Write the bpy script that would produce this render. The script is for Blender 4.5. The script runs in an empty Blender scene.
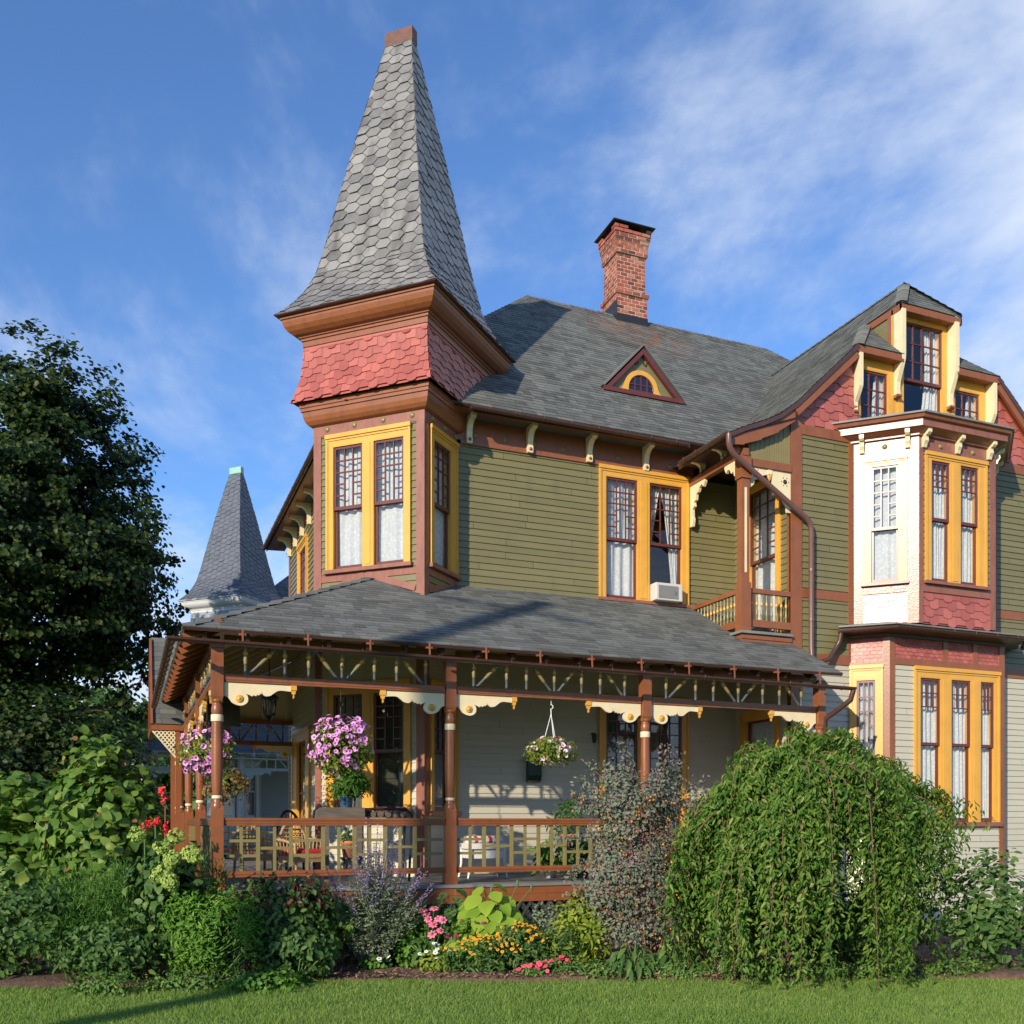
import bpy, bmesh, math, random
import numpy as np
from mathutils import Vector
rnd = random.Random(7)
NR = np.random.default_rng(11)
C = bpy.context.scene.collection
PI = math.pi
q = math.sqrt(.5)
GZ = -.5            # lawn level; z = 0.6 is the porch deck
EYE = 1.6
TH = math.radians(23.2)
CAM = Vector((-1.243, -15.57, EYE))
RV = Vector((math.cos(TH), -math.sin(TH), 0)); DV = Vector((math.sin(TH), math.cos(TH), 0))
def rd(r, d, z=0):   # metres right of / in front of the place where the photographer stood
    p = CAM + RV*r + DV*d; return Vector((p.x, p.y, z))
def V3(*a): return Vector(a)

# ------------------------------------------------------------------ materials
def new_mat(name):
    m = bpy.data.materials.new(name); m.use_nodes = True
    nt = m.node_tree; nt.nodes.clear()
    out = nt.nodes.new('ShaderNodeOutputMaterial')
    return m, nt, out
def N(nt, t, **k):
    n = nt.nodes.new(t)
    for a, b in k.items(): setattr(n, a, b)
    return n
def c4(c): return (c[0], c[1], c[2], 1)
def mat(name, col, rough=.5, var=.12, scale=3., isl=0., bump=0., bscale=30., col2=None, spec=.5, metal=0., stretch=None, dirt=None, coat=0.):
    """procedural surface: noise-varied colour, optional per-piece variation, bump, stains"""
    m, nt, out = new_mat(name); L = nt.links.new
    p = N(nt, 'ShaderNodeBsdfPrincipled'); L(p.outputs[0], out.inputs[0])
    p.inputs['Roughness'].default_value = rough; p.inputs['Metallic'].default_value = metal
    p.inputs['Specular IOR Level'].default_value = spec; p.inputs['Coat Weight'].default_value = coat
    tc = N(nt, 'ShaderNodeTexCoord'); src = tc.outputs['Object']
    if stretch:
        mp = N(nt, 'ShaderNodeMapping'); mp.inputs['Scale'].default_value = stretch; L(src, mp.inputs[0]); src = mp.outputs[0]
    nz = N(nt, 'ShaderNodeTexNoise'); nz.inputs['Scale'].default_value = scale; nz.inputs['Detail'].default_value = 6; nz.inputs['Roughness'].default_value = .65
    L(src, nz.inputs['Vector'])
    mx = N(nt, 'ShaderNodeMix', data_type='RGBA')
    a = [max(0, x*(1-var)) for x in col]; b = [x*(1+var) for x in (col2 or col)]
    mx.inputs[6].default_value = c4(a); mx.inputs[7].default_value = c4(b)
    rg = N(nt, 'ShaderNodeMapRange'); rg.inputs[1].default_value = .3; rg.inputs[2].default_value = .7
    L(nz.outputs[0], rg.inputs[0]); fac = rg.outputs[0]
    geo = None
    if isl:
        geo = N(nt, 'ShaderNodeNewGeometry')
        ma = N(nt, 'ShaderNodeMix', data_type='FLOAT'); ma.inputs[0].default_value = isl
        L(fac, ma.inputs[2]); L(geo.outputs['Random Per Island'], ma.inputs[3]); fac = ma.outputs[0]
    L(fac, mx.inputs[0]); colout = mx.outputs[2]
    if dirt:
        dcol, dscale, dlo, dhi, damt = dirt
        n2 = N(nt, 'ShaderNodeTexNoise'); n2.inputs['Scale'].default_value = dscale; n2.inputs['Detail'].default_value = 8
        mp2 = N(nt, 'ShaderNodeMapping'); mp2.inputs['Scale'].default_value = (1.6, 1.6, .45); L(tc.outputs['Object'], mp2.inputs[0]); L(mp2.outputs[0], n2.inputs['Vector'])
        r2 = N(nt, 'ShaderNodeMapRange'); r2.inputs[1].default_value = dlo; r2.inputs[2].default_value = dhi; r2.inputs[4].default_value = damt
        L(n2.outputs[0], r2.inputs[0])
        m2 = N(nt, 'ShaderNodeMix', data_type='RGBA'); m2.inputs[7].default_value = c4(dcol)
        L(r2.outputs[0], m2.inputs[0]); L(colout, m2.inputs[6]); colout = m2.outputs[2]
    L(colout, p.inputs['Base Color'])
    if bump:
        n3 = N(nt, 'ShaderNodeTexNoise'); n3.inputs['Scale'].default_value = bscale; n3.inputs['Detail'].default_value = 5; L(src, n3.inputs['Vector'])
        bp = N(nt, 'ShaderNodeBump'); bp.inputs['Strength'].default_value = bump; bp.inputs['Distance'].default_value = .02
        L(n3.outputs[0], bp.inputs['Height']); L(bp.outputs[0], p.inputs['Normal'])
    return m
def add_stain(m, centre, r0, r1, col, scale=3.):
    """a rust stain with an irregular outline round one spot"""
    nt = m.node_tree; L = nt.links.new; p = next(n for n in nt.nodes if n.type == 'BSDF_PRINCIPLED'); src = p.inputs['Base Color'].links[0].from_socket
    tc = N(nt, 'ShaderNodeTexCoord'); ds = N(nt, 'ShaderNodeVectorMath', operation='DISTANCE'); ds.inputs[1].default_value = centre; L(tc.outputs['Object'], ds.inputs[0])
    nz = N(nt, 'ShaderNodeTexNoise'); nz.inputs['Scale'].default_value = scale; nz.inputs['Detail'].default_value = 6; L(tc.outputs['Object'], nz.inputs['Vector'])
    rg = N(nt, 'ShaderNodeMapRange'); rg.inputs[1].default_value = r0; rg.inputs[2].default_value = r1; rg.inputs[3].default_value = 1; rg.inputs[4].default_value = 0; L(ds.outputs['Value'], rg.inputs[0])
    r2 = N(nt, 'ShaderNodeMapRange'); r2.inputs[1].default_value = .42; r2.inputs[2].default_value = .68; L(nz.outputs[0], r2.inputs[0])
    ml = N(nt, 'ShaderNodeMath', operation='MULTIPLY'); L(rg.outputs[0], ml.inputs[0]); L(r2.outputs[0], ml.inputs[1])
    mx = N(nt, 'ShaderNodeMix', data_type='RGBA'); mx.inputs[7].default_value = c4(col); L(ml.outputs[0], mx.inputs[0]); L(src, mx.inputs[6]); L(mx.outputs[2], p.inputs['Base Color'])
def leafmat(name, cols, trans=.35, rough=.45, big=1.2):
    """leaf: colour varies leaf by leaf and clump by clump; lets some light through"""
    m, nt, out = new_mat(name); L = nt.links.new
    geo = N(nt, 'ShaderNodeNewGeometry'); tc = N(nt, 'ShaderNodeTexCoord')
    nz = N(nt, 'ShaderNodeTexNoise'); nz.inputs['Scale'].default_value = big; nz.inputs['Detail'].default_value = 3; L(tc.outputs['Object'], nz.inputs['Vector'])
    ma = N(nt, 'ShaderNodeMix', data_type='FLOAT'); ma.inputs[0].default_value = .65
    L(nz.outputs[0], ma.inputs[2]); L(geo.outputs['Random Per Island'], ma.inputs[3])
    cr = N(nt, 'ShaderNodeValToRGB'); e = cr.color_ramp.elements
    while len(e) < len(cols): e.new(.5)
    for i, c in enumerate(cols): e[i].position = .08+.84*i/(len(cols)-1); e[i].color = c4(c)
    L(ma.outputs[0], cr.inputs[0])
    p = N(nt, 'ShaderNodeBsdfPrincipled'); p.inputs['Roughness'].default_value = rough; p.inputs['Specular IOR Level'].default_value = .22
    L(cr.outputs[0], p.inputs['Base Color'])
    t = N(nt, 'ShaderNodeBsdfTranslucent'); 
    hs = N(nt, 'ShaderNodeHueSaturation'); hs.inputs['Saturation'].default_value = 1.15; hs.inputs['Value'].default_value = 1.3
    L(cr.outputs[0], hs.inputs['Color']); L(hs.outputs[0], t.inputs['Color'])
    mx = N(nt, 'ShaderNodeMixShader'); mx.inputs[0].default_value = trans
    L(p.outputs[0], mx.inputs[1]); L(t.outputs[0], mx.inputs[2]); L(mx.outputs[0], out.inputs[0])
    return m
def glassmat(name, tint=(.55, .6, .62), refl=1.6):
    m, nt, out = new_mat(name); L = nt.links.new
    tr = N(nt, 'ShaderNodeBsdfTransparent'); tr.inputs[0].default_value = c4(tint)
    gl = N(nt, 'ShaderNodeBsdfGlossy'); gl.inputs['Roughness'].default_value = .02; gl.inputs[0].default_value = (.95, .97, 1, 1)
    fr = N(nt, 'ShaderNodeFresnel'); ge = N(nt, 'ShaderNodeNewGeometry'); io = N(nt, 'ShaderNodeMapRange'); io.inputs[3].default_value = 1.55; io.inputs[4].default_value = 1/1.55; L(ge.outputs['Backfacing'], io.inputs[0]); L(io.outputs[0], fr.inputs[0])   # same pane seen from either side
    ml = N(nt, 'ShaderNodeMath', operation='MULTIPLY'); ml.inputs[1].default_value = refl; ml.use_clamp = True
    tc = N(nt, 'ShaderNodeTexCoord'); nz = N(nt, 'ShaderNodeTexNoise'); nz.inputs['Scale'].default_value = 2.5
    L(tc.outputs['Object'], nz.inputs['Vector'])
    bp = N(nt, 'ShaderNodeBump'); bp.inputs['Strength'].default_value = .12; bp.inputs['Distance'].default_value = .03
    L(nz.outputs[0], bp.inputs['Height']); L(bp.outputs[0], gl.inputs['Normal']); L(bp.outputs[0], fr.inputs['Normal'])
    mx = N(nt, 'ShaderNodeMixShader'); L(fr.outputs[0], ml.inputs[0]); L(ml.outputs[0], mx.inputs[0])
    L(tr.outputs[0], mx.inputs[1]); L(gl.outputs[0], mx.inputs[2]); L(mx.outputs[0], out.inputs[0])
    return m
def curtainmat():
    m, nt, out = new_mat('lace_curtain'); L = nt.links.new
    tc = N(nt, 'ShaderNodeTexCoord'); vo = N(nt, 'ShaderNodeTexVoronoi'); vo.inputs['Scale'].default_value = 16
    L(tc.outputs['Object'], vo.inputs['Vector'])
    cr = N(nt, 'ShaderNodeValToRGB'); cr.color_ramp.elements[0].position = .15; cr.color_ramp.elements[0].color = (.95, .95, .93, 1)
    cr.color_ramp.elements[1].position = .6; cr.color_ramp.elements[1].color = (.78, .79, .8, 1); L(vo.outputs[0], cr.inputs[0])
    d = N(nt, 'ShaderNodeBsdfDiffuse'); t = N(nt, 'ShaderNodeBsdfTranslucent'); L(cr.outputs[0], d.inputs[0]); L(cr.outputs[0], t.inputs[0])
    mx = N(nt, 'ShaderNodeMixShader'); mx.inputs[0].default_value = .25; L(d.outputs[0], mx.inputs[1]); L(t.outputs[0], mx.inputs[2]); L(mx.outputs[0], out.inputs[0])
    return m
def brickmat():
    m, nt, out = new_mat('chimney_brick'); L = nt.links.new
    geo = N(nt, 'ShaderNodeNewGeometry'); cr = N(nt, 'ShaderNodeValToRGB'); e = cr.color_ramp.elements
    for p_, c_ in ((.0, (.05, .03, .03)), (.12, (.2, .05, .035)), (.5, (.32, .075, .05)), (.85, (.38, .11, .07)), (1, (.4, .2, .14))):
        if p_ in (0, 1): el = e[0 if p_ == 0 else len(e)-1]; el.position = p_
        else: el = e.new(p_)
        el.color = c4(c_)
    L(geo.outputs['Random Per Island'], cr.inputs[0])
    p = N(nt, 'ShaderNodeBsdfPrincipled'); p.inputs['Roughness'].default_value = .85; L(cr.outputs[0], p.inputs['Base Color'])
    tc = N(nt, 'ShaderNodeTexCoord'); nz = N(nt, 'ShaderNodeTexNoise'); nz.inputs['Scale'].default_value = 40; L(tc.outputs['Object'], nz.inputs['Vector'])
    bp = N(nt, 'ShaderNodeBump'); bp.inputs['Strength'].default_value = .4; bp.inputs['Distance'].default_value = .01; L(nz.outputs[0], bp.inputs['Height']); L(bp.outputs[0], p.inputs['Normal'])
    L(p.outputs[0], out.inputs[0]); return m

PR = .33   # gloss of the house paint
M = dict(
 olive=mat('olive_siding_paint', (.185, .165, .075), PR, .13, 1.3, isl=.45, bump=.08, bscale=18, stretch=(1, 1, 6), dirt=((.10, .09, .05), 2.2, .55, .8, .3)),
 white=mat('pale_siding_paint', (.50, .47, .375), .4, .08, 1.3, isl=.4, bump=.08, bscale=18, stretch=(1, 1, 6)),
 brown=mat('rust_brown_trim_paint', (.26, .088, .034), PR, .12, 4, bump=.08, bscale=25, dirt=((.12, .05, .03), 5, .55, .75, .4)),
 dark=mat('dark_brown_gutter_paint', (.075, .038, .032), .35, .15, 4, bump=.05),
 rust=mat('pink_brown_frame_paint', (.275, .105, .068), PR, .12, 5, bump=.08, dirt=((.16, .06, .045), 6, .5, .7, .5)),
 maroon=mat('maroon_sash_paint', (.125, .032, .027), PR, .15, 5),
 yellow=mat('ochre_yellow_trim_paint', (.70, .36, .055), PR, .08, 3, bump=.06, dirt=((.5, .27, .06), 3.5, .55, .8, .35)),
 cream=mat('cream_trim_paint', (.78, .66, .42), PR, .07, 4, bump=.05),
 red=mat('brick_red_shingle_paint', (.37, .095, .075), PR+.07, .2, 3, isl=.7, bump=.15, col2=(.43, .125, .10), dirt=((.24, .07, .06), 4, .55, .8, .45)),
 redgloss=mat('glossy_red_shingle_paint', (.34, .085, .068), .29, .25, 3, isl=.7, bump=.12, bscale=25), rustgloss=mat('glossy_frame_paint', (.26, .10, .066), .27, .14, 5, bump=.16, bscale=40, dirt=((.16, .06, .046), 6, .5, .7, .5)),
 slate=mat('grey_slate', (.17, .168, .165), .4, .3, 2, isl=.6, col2=(.26, .25, .235), bump=.25, bscale=14, dirt=((.085, .075, .065), 2.2, .48, .72, .75)),
 asphalt=mat('grey_asphalt_shingle', (.082, .088, .082), .8, .25, 1.1, isl=.6, col2=(.158, .166, .153), bump=.35, bscale=90, dirt=((.16, .115, .085), .9, .58, .8, .45)),
 under=mat('roof_underlay', (.05, .045, .04), .9),
 ceil=mat('tan_porch_ceiling', (.42, .34, .2), .5, .1, 2),
 deck=mat('grey_deck_paint', (.2, .195, .185), .6, .2, 3, bump=.1),
 grid=mat('olive_rail_paint', (.23, .19, .075), PR, .1, 4),
 bluegrey=mat('blue_grey_spindle_paint', (.09, .10, .105), .4, .1, 5),
 lat=mat('dark_green_lattice_paint', (.05, .06, .055), .5, .2, 6),
 mortar=mat('pale_mortar', (.5, .4, .3), .9, .2, 8),
 brick=brickmat(),
 capm=mat('black_metal_cap', (.02, .02, .022), .45, .2, 4),
 rustmetal=mat('rusty_ridge_cap', (.13, .05, .033), .6, .3, 6),
 copper=mat('green_copper_cap', (.25, .5, .42), .6, .15, 6),
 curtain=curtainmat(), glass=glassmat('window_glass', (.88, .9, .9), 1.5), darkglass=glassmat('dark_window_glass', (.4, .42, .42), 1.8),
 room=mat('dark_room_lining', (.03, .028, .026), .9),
 plastic=mat('white_plastic', (.60, .585, .55), .4, .04, 3), grille=mat('grey_plastic_grille', (.42, .42, .41), .5, .05, 4),
 purple=mat('purple_mark', (.12, .04, .12), .5),
 wicker=mat('tan_wicker', (.42, .28, .13), .6, .25, 20, bump=.5, bscale=60), darkwicker=mat('dark_brown_wicker', (.035, .022, .015), .5, .25, 20, bump=.5, bscale=60),
 whitewicker=mat('white_wicker', (.75, .74, .7), .5, .08, 20, bump=.5, bscale=60),
 cushred=mat('red_cushion_fabric', (.55, .03, .035), .8, .12, 8, bump=.2), cushwhite=mat('white_cushion_fabric', (.75, .7, .66), .8, .08, 8),
 oldwood=mat('weathered_wood', (.13, .105, .085), .75, .3, 3, bump=.3, stretch=(1, 8, 8)),
 bluepot=mat('blue_glazed_pot', (.07, .19, .33), .2, .15, 6, coat=.4), bluedark=mat('dark_blue_glaze', (.015, .03, .09), .2),
 terracotta=mat('terracotta', (.5, .19, .1), .8, .15, 8),
 iron=mat('black_iron', (.012, .012, .014), .4), greenbox=mat('dark_green_metal', (.008, .03, .025), .35),
 whitemetal=mat('white_wire', (.8, .8, .78), .4),
 bark=mat('brown_bark', (.09, .06, .042), .9, .35, 6, bump=.6, bscale=20, stretch=(1, 1, .25)), twig=mat('red_brown_twig', (.17, .085, .05), .75, .25, 8),
 stemg=mat('green_stem', (.08, .16, .04), .6, .2, 8), stemr=mat('reddish_stem', (.2, .07, .07), .6, .2, 8),
 soil=mat('brown_mulch_bark', (.13, .075, .05), .95, .5, 9, bump=1, bscale=45, dirt=((.22, .13, .085), 14, .52, .7, .7)),
 chip=mat('bark_chips', (.12, .07, .045), .9, .4, 6, isl=.8, col2=(.28, .17, .11)),
 lamp=glassmat('lantern_glass', (.5, .45, .35)),
)

# ------------------------------------------------------------------ mesh builder
class Fr:
    """wall frame: u along the wall, z up, w out of the wall"""
    def __init__(s, o, U, Vv=(0, 0, 1), W=None):
        s.o = Vector(o); s.U = Vector(U).normalized(); s.V = Vector(Vv).normalized()
        s.W = Vector(W) if W else s.U.cross(s.V)
    def P(s, u, v, w=0): return s.o + s.U*u + s.V*v + s.W*w
WORLD = Fr((0, 0, 0), (1, 0, 0), (0, 0, 1))       # w = -y
class MB:
    def __init__(s): s.v = []; s.f = []; s.m = []; s.sm = set()
    def add(s, pts, faces, mi=0, smooth=False):
        b = len(s.v); s.v.extend(tuple(p) for p in pts)
        for f in faces:
            if smooth: s.sm.add(len(s.f))
            s.f.append(tuple(b+i for i in f)); s.m.append(mi)
    def poly(s, pts, mi=0): s.add(pts, [tuple(range(len(pts)))], mi)
    def box(s, fr, u0, u1, v0, v1, w0, w1, mi=0):
        p = [fr.P(u, v, w) for w in (w0, w1) for v in (v0, v1) for u in (u0, u1)]
        s.add(p, [(0, 1, 3, 2), (4, 6, 7, 5), (0, 4, 5, 1), (2, 3, 7, 6), (0, 2, 6, 4), (1, 5, 7, 3)], mi)
    def bx(s, x0, x1, y0, y1, z0, z1, mi=0): s.box(WORLD, x0, x1, z0, z1, -y1, -y0, mi)
    def prism(s, fr, pl, w0, w1, mi=0):
        n = len(pl); p = [fr.P(u, v, w0) for u, v in pl]+[fr.P(u, v, w1) for u, v in pl]
        s.add(p, [tuple(range(n))[::-1], tuple(range(n, 2*n))]+[(i, (i+1) % n, n+(i+1) % n, n+i) for i in range(n)], mi)
    def bar(s, a, b, wd, th, mi=0, up=(0, 0, 1)):
        a = Vector(a); b = Vector(b); d = (b-a).normalized(); up = Vector(up)
        sd = d.cross(up)
        if sd.length < 1e-4: sd = d.cross(Vector((0, 1, 0)))
        sd.normalize(); t = sd.cross(d).normalized(); sd *= wd/2; t *= th/2
        p = [e+i*sd+j*t for e in (a, b) for i, j in ((-1, -1), (1, -1), (1, 1), (-1, 1))]
        s.add(p, [(3, 2, 1, 0), (4, 5, 6, 7)]+[(i, (i+1) % 4, 4+(i+1) % 4, 4+i) for i in range(4)], mi)
    def tube(s, pts, r, n=8, mi=0, caps=True):
        pts = [Vector(p) for p in pts]; rs = r if isinstance(r, (list, tuple)) else [r]*len(pts)
        ring = []; prev = None
        for i, p in enumerate(pts):
            d = (pts[min(i+1, len(pts)-1)]-pts[max(i-1, 0)]).normalized()
            if prev is None:
                a = d.cross(Vector((0, 0, 1)));  a = a if a.length > .01 else d.cross(Vector((0, 1, 0)))
            else: a = prev - d*prev.dot(d)
            a.normalize(); prev = a; b = d.cross(a)
            ring += [p+(a*math.cos(2*PI*k/n)+b*math.sin(2*PI*k/n))*rs[i] for k in range(n)]
        F = [(i*n+k, i*n+(k+1) % n, (i+1)*n+(k+1) % n, (i+1)*n+k) for i in range(len(pts)-1) for k in range(n)]
        s.add(ring, F, mi, True)
        if caps:
            s.poly([ring[k] for k in range(n)][::-1], mi); s.poly(ring[-n:], mi)
    def lathe(s, c, prof, n=16, mi=0, axis=None):
        c = Vector(c); ax = Vector(axis or (0, 0, 1)).normalized()
        a = ax.orthogonal().normalized() if axis else Vector((1, 0, 0)); b = ax.cross(a)
        p = [c+ax*z+(a*math.cos(2*PI*k/n)+b*math.sin(2*PI*k/n))*r for r, z in prof for k in range(n)]
        s.add(p, [(i*n+k, i*n+(k+1) % n, (i+1)*n+(k+1) % n, (i+1)*n+k) for i in range(len(prof)-1) for k in range(n)], mi, True)
    def sweep(s, outline, prof, mi=0, closed=False):
        """profile (outward offset, z) carried round a plan outline (outward = right-hand side)"""
        rows = [offset(outline, o, closed) for o, z in prof]; n = len(outline)
        for i in range(len(prof)-1):
            for k in range(n if closed else n-1):
                a, b = rows[i][k], rows[i][(k+1) % n]; c, d = rows[i+1][(k+1) % n], rows[i+1][k]
                s.poly([(a[0], a[1], prof[i][1]), (b[0], b[1], prof[i][1]), (c[0], c[1], prof[i+1][1]), (d[0], d[1], prof[i+1][1])], mi)
    def build(s, name, mats, parent=None, kind=None):
        me = bpy.data.meshes.new(name); off = Vector((0, 0, 0))
        if parent is not None:
            r = parent
            while r.parent is not None: r = r.parent
            off = r.location
        me.from_pydata([(p[0]-off[0], p[1]-off[1], p[2]-off[2]) for p in s.v], [], s.f)
        mats = mats if isinstance(mats, (list, tuple)) else [mats]
        for m_ in mats: me.materials.append(M[m_] if isinstance(m_, str) else m_)
        if len(mats) > 1: me.polygons.foreach_set('material_index', s.m)
        if s.sm: me.polygons.foreach_set('use_smooth', [i in s.sm for i in range(len(s.f))])
        me.update()
        o = bpy.data.objects.new(name, me); C.objects.link(o); o.parent = parent
        if kind: o['kind'] = kind
        return o
def offset(pl, o, closed=False):
    n = len(pl); res = []
    for i in range(n):
        p = Vector(pl[i][:2])
        a = Vector(pl[i-1][:2]) if (i > 0 or closed) else None
        b = Vector(pl[(i+1) % n][:2]) if (i < n-1 or closed) else None
        ns = []
        if a is not None: d = (p-a).normalized(); ns.append(Vector((d.y, -d.x)))
        if b is not None: d = (b-p).normalized(); ns.append(Vector((d.y, -d.x)))
        if len(ns) == 2:
            m_ = (ns[0]+ns[1]).normalized(); res.append(p+m_*(o/max(.2, m_.dot(ns[0]))))
        else: res.append(p+ns[0]*o)
    return res
def thing(name, label, cat, loc=(0, 0, 0), group=None):
    o = bpy.data.objects.new(name, None); C.objects.link(o); o.location = loc; o.empty_display_size = .2
    o['label'] = label; o['category'] = cat
    if group: o['group'] = group
    return o
def tag(o, label=None, cat=None, group=None, kind=None):
    for k, v in (('label', label), ('category', cat), ('group', group), ('kind', kind)):
        if v: o[k] = v
    return o
def copy_tree(o, parent=None):
    c = o.copy(); C.objects.link(c)
    c.parent = parent
    for ch in list(o.children): copy_tree(ch, c)
    return c

# ------------------------------------------------------------------ cladding
def fn(x): return x if callable(x) else (lambda z: x)
def clap(mb, fr, z0, z1, lo, hi, holes=(), e=.13, out=.024, mi=0):
    """lapped boards between lo(z) and hi(z), leaving the window openings (u0,u1,z0,z1) open"""
    lo = fn(lo); hi = fn(hi); z = z0; RB = random.Random(len(mb.v)+int(z0*100))
    while z < z1-1e-4:
        jts = []; uj = lo(z)+RB.uniform(.3, 3.2)
        while uj < hi(z)-.4: jts.append(uj); uj += RB.uniform(2.2, 4.2)
        zt = min(z+e, z1)
        cuts = sorted({z, zt} | {h for ho in holes for h in ho[2:4] if z < h < zt})
        for a, b in zip(cuts, cuts[1:]):
            mid = (a+b)/2; iv = [[('L',), ('H',)]]
            hs = sorted((ho[0], ho[1]) for ho in holes if ho[2] <= mid <= ho[3])
            segs = []; cur = None
            for h0, h1 in hs: segs.append((cur, h0)); cur = h1
            segs.append((cur, None))
            wa = out-(out-.004)*(a-z)/e; wb = out-(out-.004)*(b-z)/e
            for s0, s1 in segs:
                f0 = lambda zz: lo(zz) if s0 is None else max(lo(zz), s0)
                f1 = lambda zz: hi(zz) if s1 is None else min(hi(zz), s1)
                if f1(a)-f0(a) < .004 and f1(b)-f0(b) < .004: continue
                ub0, ub1 = f0(b), max(f0(b), f1(b)); js = [j for j in jts if f0(a)+.15 < j < f1(a)-.15 and ub0+.15 < j < ub1-.15]
                xs = [(f0(a), ub0)]+[(j, j) for j in js]+[(f1(a), ub1)]
                for k, ((xa, xb), (ya, yb)) in enumerate(zip(xs, xs[1:])):
                    g0 = .003 if k else 0; g1 = .003 if k < len(xs)-2 else 0
                    mb.poly([fr.P(xa+g0, a, wa), fr.P(ya-g1, a, wa), fr.P(yb-g1, b, wb), fr.P(xb+g0, b, wb)], mi)
                if a == z: mb.poly([fr.P(f0(a), a, .002), fr.P(f1(a), a, .002), fr.P(f1(a), a, wa), fr.P(f0(a), a, wa)], mi)
        z = zt
def tabs(mb, S, v0, v1, e, width, lo, hi, shape='square', lift=.012, wvar=.3, seed=1, mi=0, over=.25, jit=0):
    """rows of shingles on the surface S(u,v,w); every shingle its own piece with a butt edge"""
    R = random.Random(seed); lo = fn(lo); hi = fn(hi); row = 0; v = v0
    while v < v1-.005:
        vt = min(v+e*(1+over), v1+e*.1); u = lo(v)-width*(R.random() if shape == 'square' else (.5 if row % 2 else 0))
        umax = max(hi(v), hi(min(vt, v1))); u = min(u, lo(min(vt, v1))-.0)
        k = 0
        if shape in ('hex', 'round', 'mixed'):
            base = math.floor(lo(v)/width)*width if lo(v) > -1e8 else 0
            u = min(base, math.floor(lo(min(vt, v1))/width)*width)-(width/2 if row % 2 else 0)
        while u < umax:
            w_ = width*(1+wvar*(R.random()*2-1)) if shape == 'square' else width
            a, b = u+.002, u+w_-.002; m_ = (a+b)/2; g = w_*.25; u += w_; k += 1
            lf = lift*(.8+.4*R.random()); dv = (R.random()-.5)*jit
            sh = shape
            if shape == 'mixed':
                kk = k % 2; sh = 'round' if (kk == 0) else 'flat'
            if sh == 'hex': prof = [(a, v+e*.42), (a+g, v), (b-g, v), (b, v+e*.42)]
            elif sh == 'round': prof = [(a, v+e*.12), (a+w_*.16, v-e*.06), (a+w_*.36, v-e*.14), (b-w_*.36, v-e*.14), (b-w_*.16, v-e*.06), (b, v+e*.12)]
            elif sh == 'flat': prof = [(a, v+e*.2), (b, v+e*.2)]
            else: prof = [(a, v+dv), (b, v+dv)]
            pts = prof+[(b, vt), (a, vt)]
            cl = [(min(max(x, lo(min(max(y, v0), v1))), hi(min(max(y, v0), v1))), y) for x, y in pts]
            if max(x for x, y in cl)-min(x for x, y in cl) < .012: continue
            n = len(prof); L_ = vt-v
            top = [S(x, y, lf*(1-.9*(y-v)/L_) if i < n else .001) for i, (x, y) in enumerate(cl)]
            bot = [S(cl[i][0], cl[i][1], -.002) for i in range(n)]
            mb.add(top+bot, [tuple(range(n+2))]+[(i, i+n+2, i+n+3, i+1) for i in range(n-1)], mi)
        v += e; row += 1
def comb(mb, S, v0, v1, e, W, lim, lift=.014, seed=1, mi=0):
    """honeycomb of hexagonal slates, each its own slightly tilted piece, clipped to |u| <= lim(v)"""
    R = random.Random(seed); row = 0; v = v0-e
    while v < v1-.01:
        sp = W*1.5; u = -math.ceil(lim(max(v, v0))/sp)*sp-sp+(sp/2 if row % 2 else 0)
        while u < lim(max(v, v0))+W:
            g = .010; h = W/2-g; pts = [(u-h/2, v+g*.8), (u+h/2, v+g*.8), (u+h, v+e), (u+h/2, v+2*e-g*.4), (u-h/2, v+2*e-g*.4), (u-h, v+e)]
            tl = R.uniform(-.006, .006); lf = lift*R.uniform(.6, 1.7); u += sp; sl = R.uniform(-.004, .004) if R.random() > .04 else -.02; pts = [(x+R.uniform(-.007, .007), y+sl+R.uniform(-.004, .004)) for x, y in pts]
            cl = []
            for x, y in pts:
                y = min(max(y, v0), v1); l_ = lim(y); cl.append((min(max(x, -l_), l_), y))
            if max(x for x, y in cl)-min(x for x, y in cl) < .02 or max(y for x, y in cl)-min(y for x, y in cl) < .02: continue
            W_ = [lf, lf+tl, lf*.6+tl, .004, .004, lf*.6]
            n = 6; top = [S(x, y, w) for (x, y), w in zip(cl, W_)]; bot = [S(cl[i][0], cl[i][1], -.004) for i in (5, 0, 1, 2)]
            mb.add(top+bot, [(0, 1, 2, 3, 4, 5), (5, 6, 7, 0), (0, 7, 8, 1), (1, 8, 9, 2)], mi)
        v += e; row += 1
def plane_surf(o, U, Vv):
    o = Vector(o); U = Vector(U).normalized(); Vv = Vector(Vv).normalized(); W = U.cross(Vv)
    return lambda u, v, w=0: o+U*u+Vv*v+W*w
def caps(mb, a, b, n, nrmL, nrmR, wd=.16, lift=.02, mi=0):
    """overlapping cap shingles along a hip or ridge from a (low) to b (high)"""
    a = Vector(a); b = Vector(b); nL = Vector(nrmL); nR = Vector(nrmR)
    for i in range(n):
        p0 = a+(b-a)*(i/n); p1 = a+(b-a)*((i+1.25)/n) if i < n-1 else b
        up = Vector((0, 0, 1)); l0 = up*(lift+.012); l1 = up*lift*.35
        mb.add([p0+l0, p1+l1, p1+l1+nL*wd, p0+l0+nL*wd, p1+l1+nR*wd, p0+l0+nR*wd,
                p0, p0+nL*wd, p0+nR*wd], [(0, 1, 2, 3), (1, 0, 5, 4), (0, 3, 7, 6), (5, 0, 6, 8)], mi)

M['asphalt_main'] = M['asphalt'].copy(); M['asphalt_main'].name = 'rust_stained_asphalt_shingle'; add_stain(M['asphalt_main'], (4.9, 4.3, 14.7), .3, 1.9, (.24, .10, .04))
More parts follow.
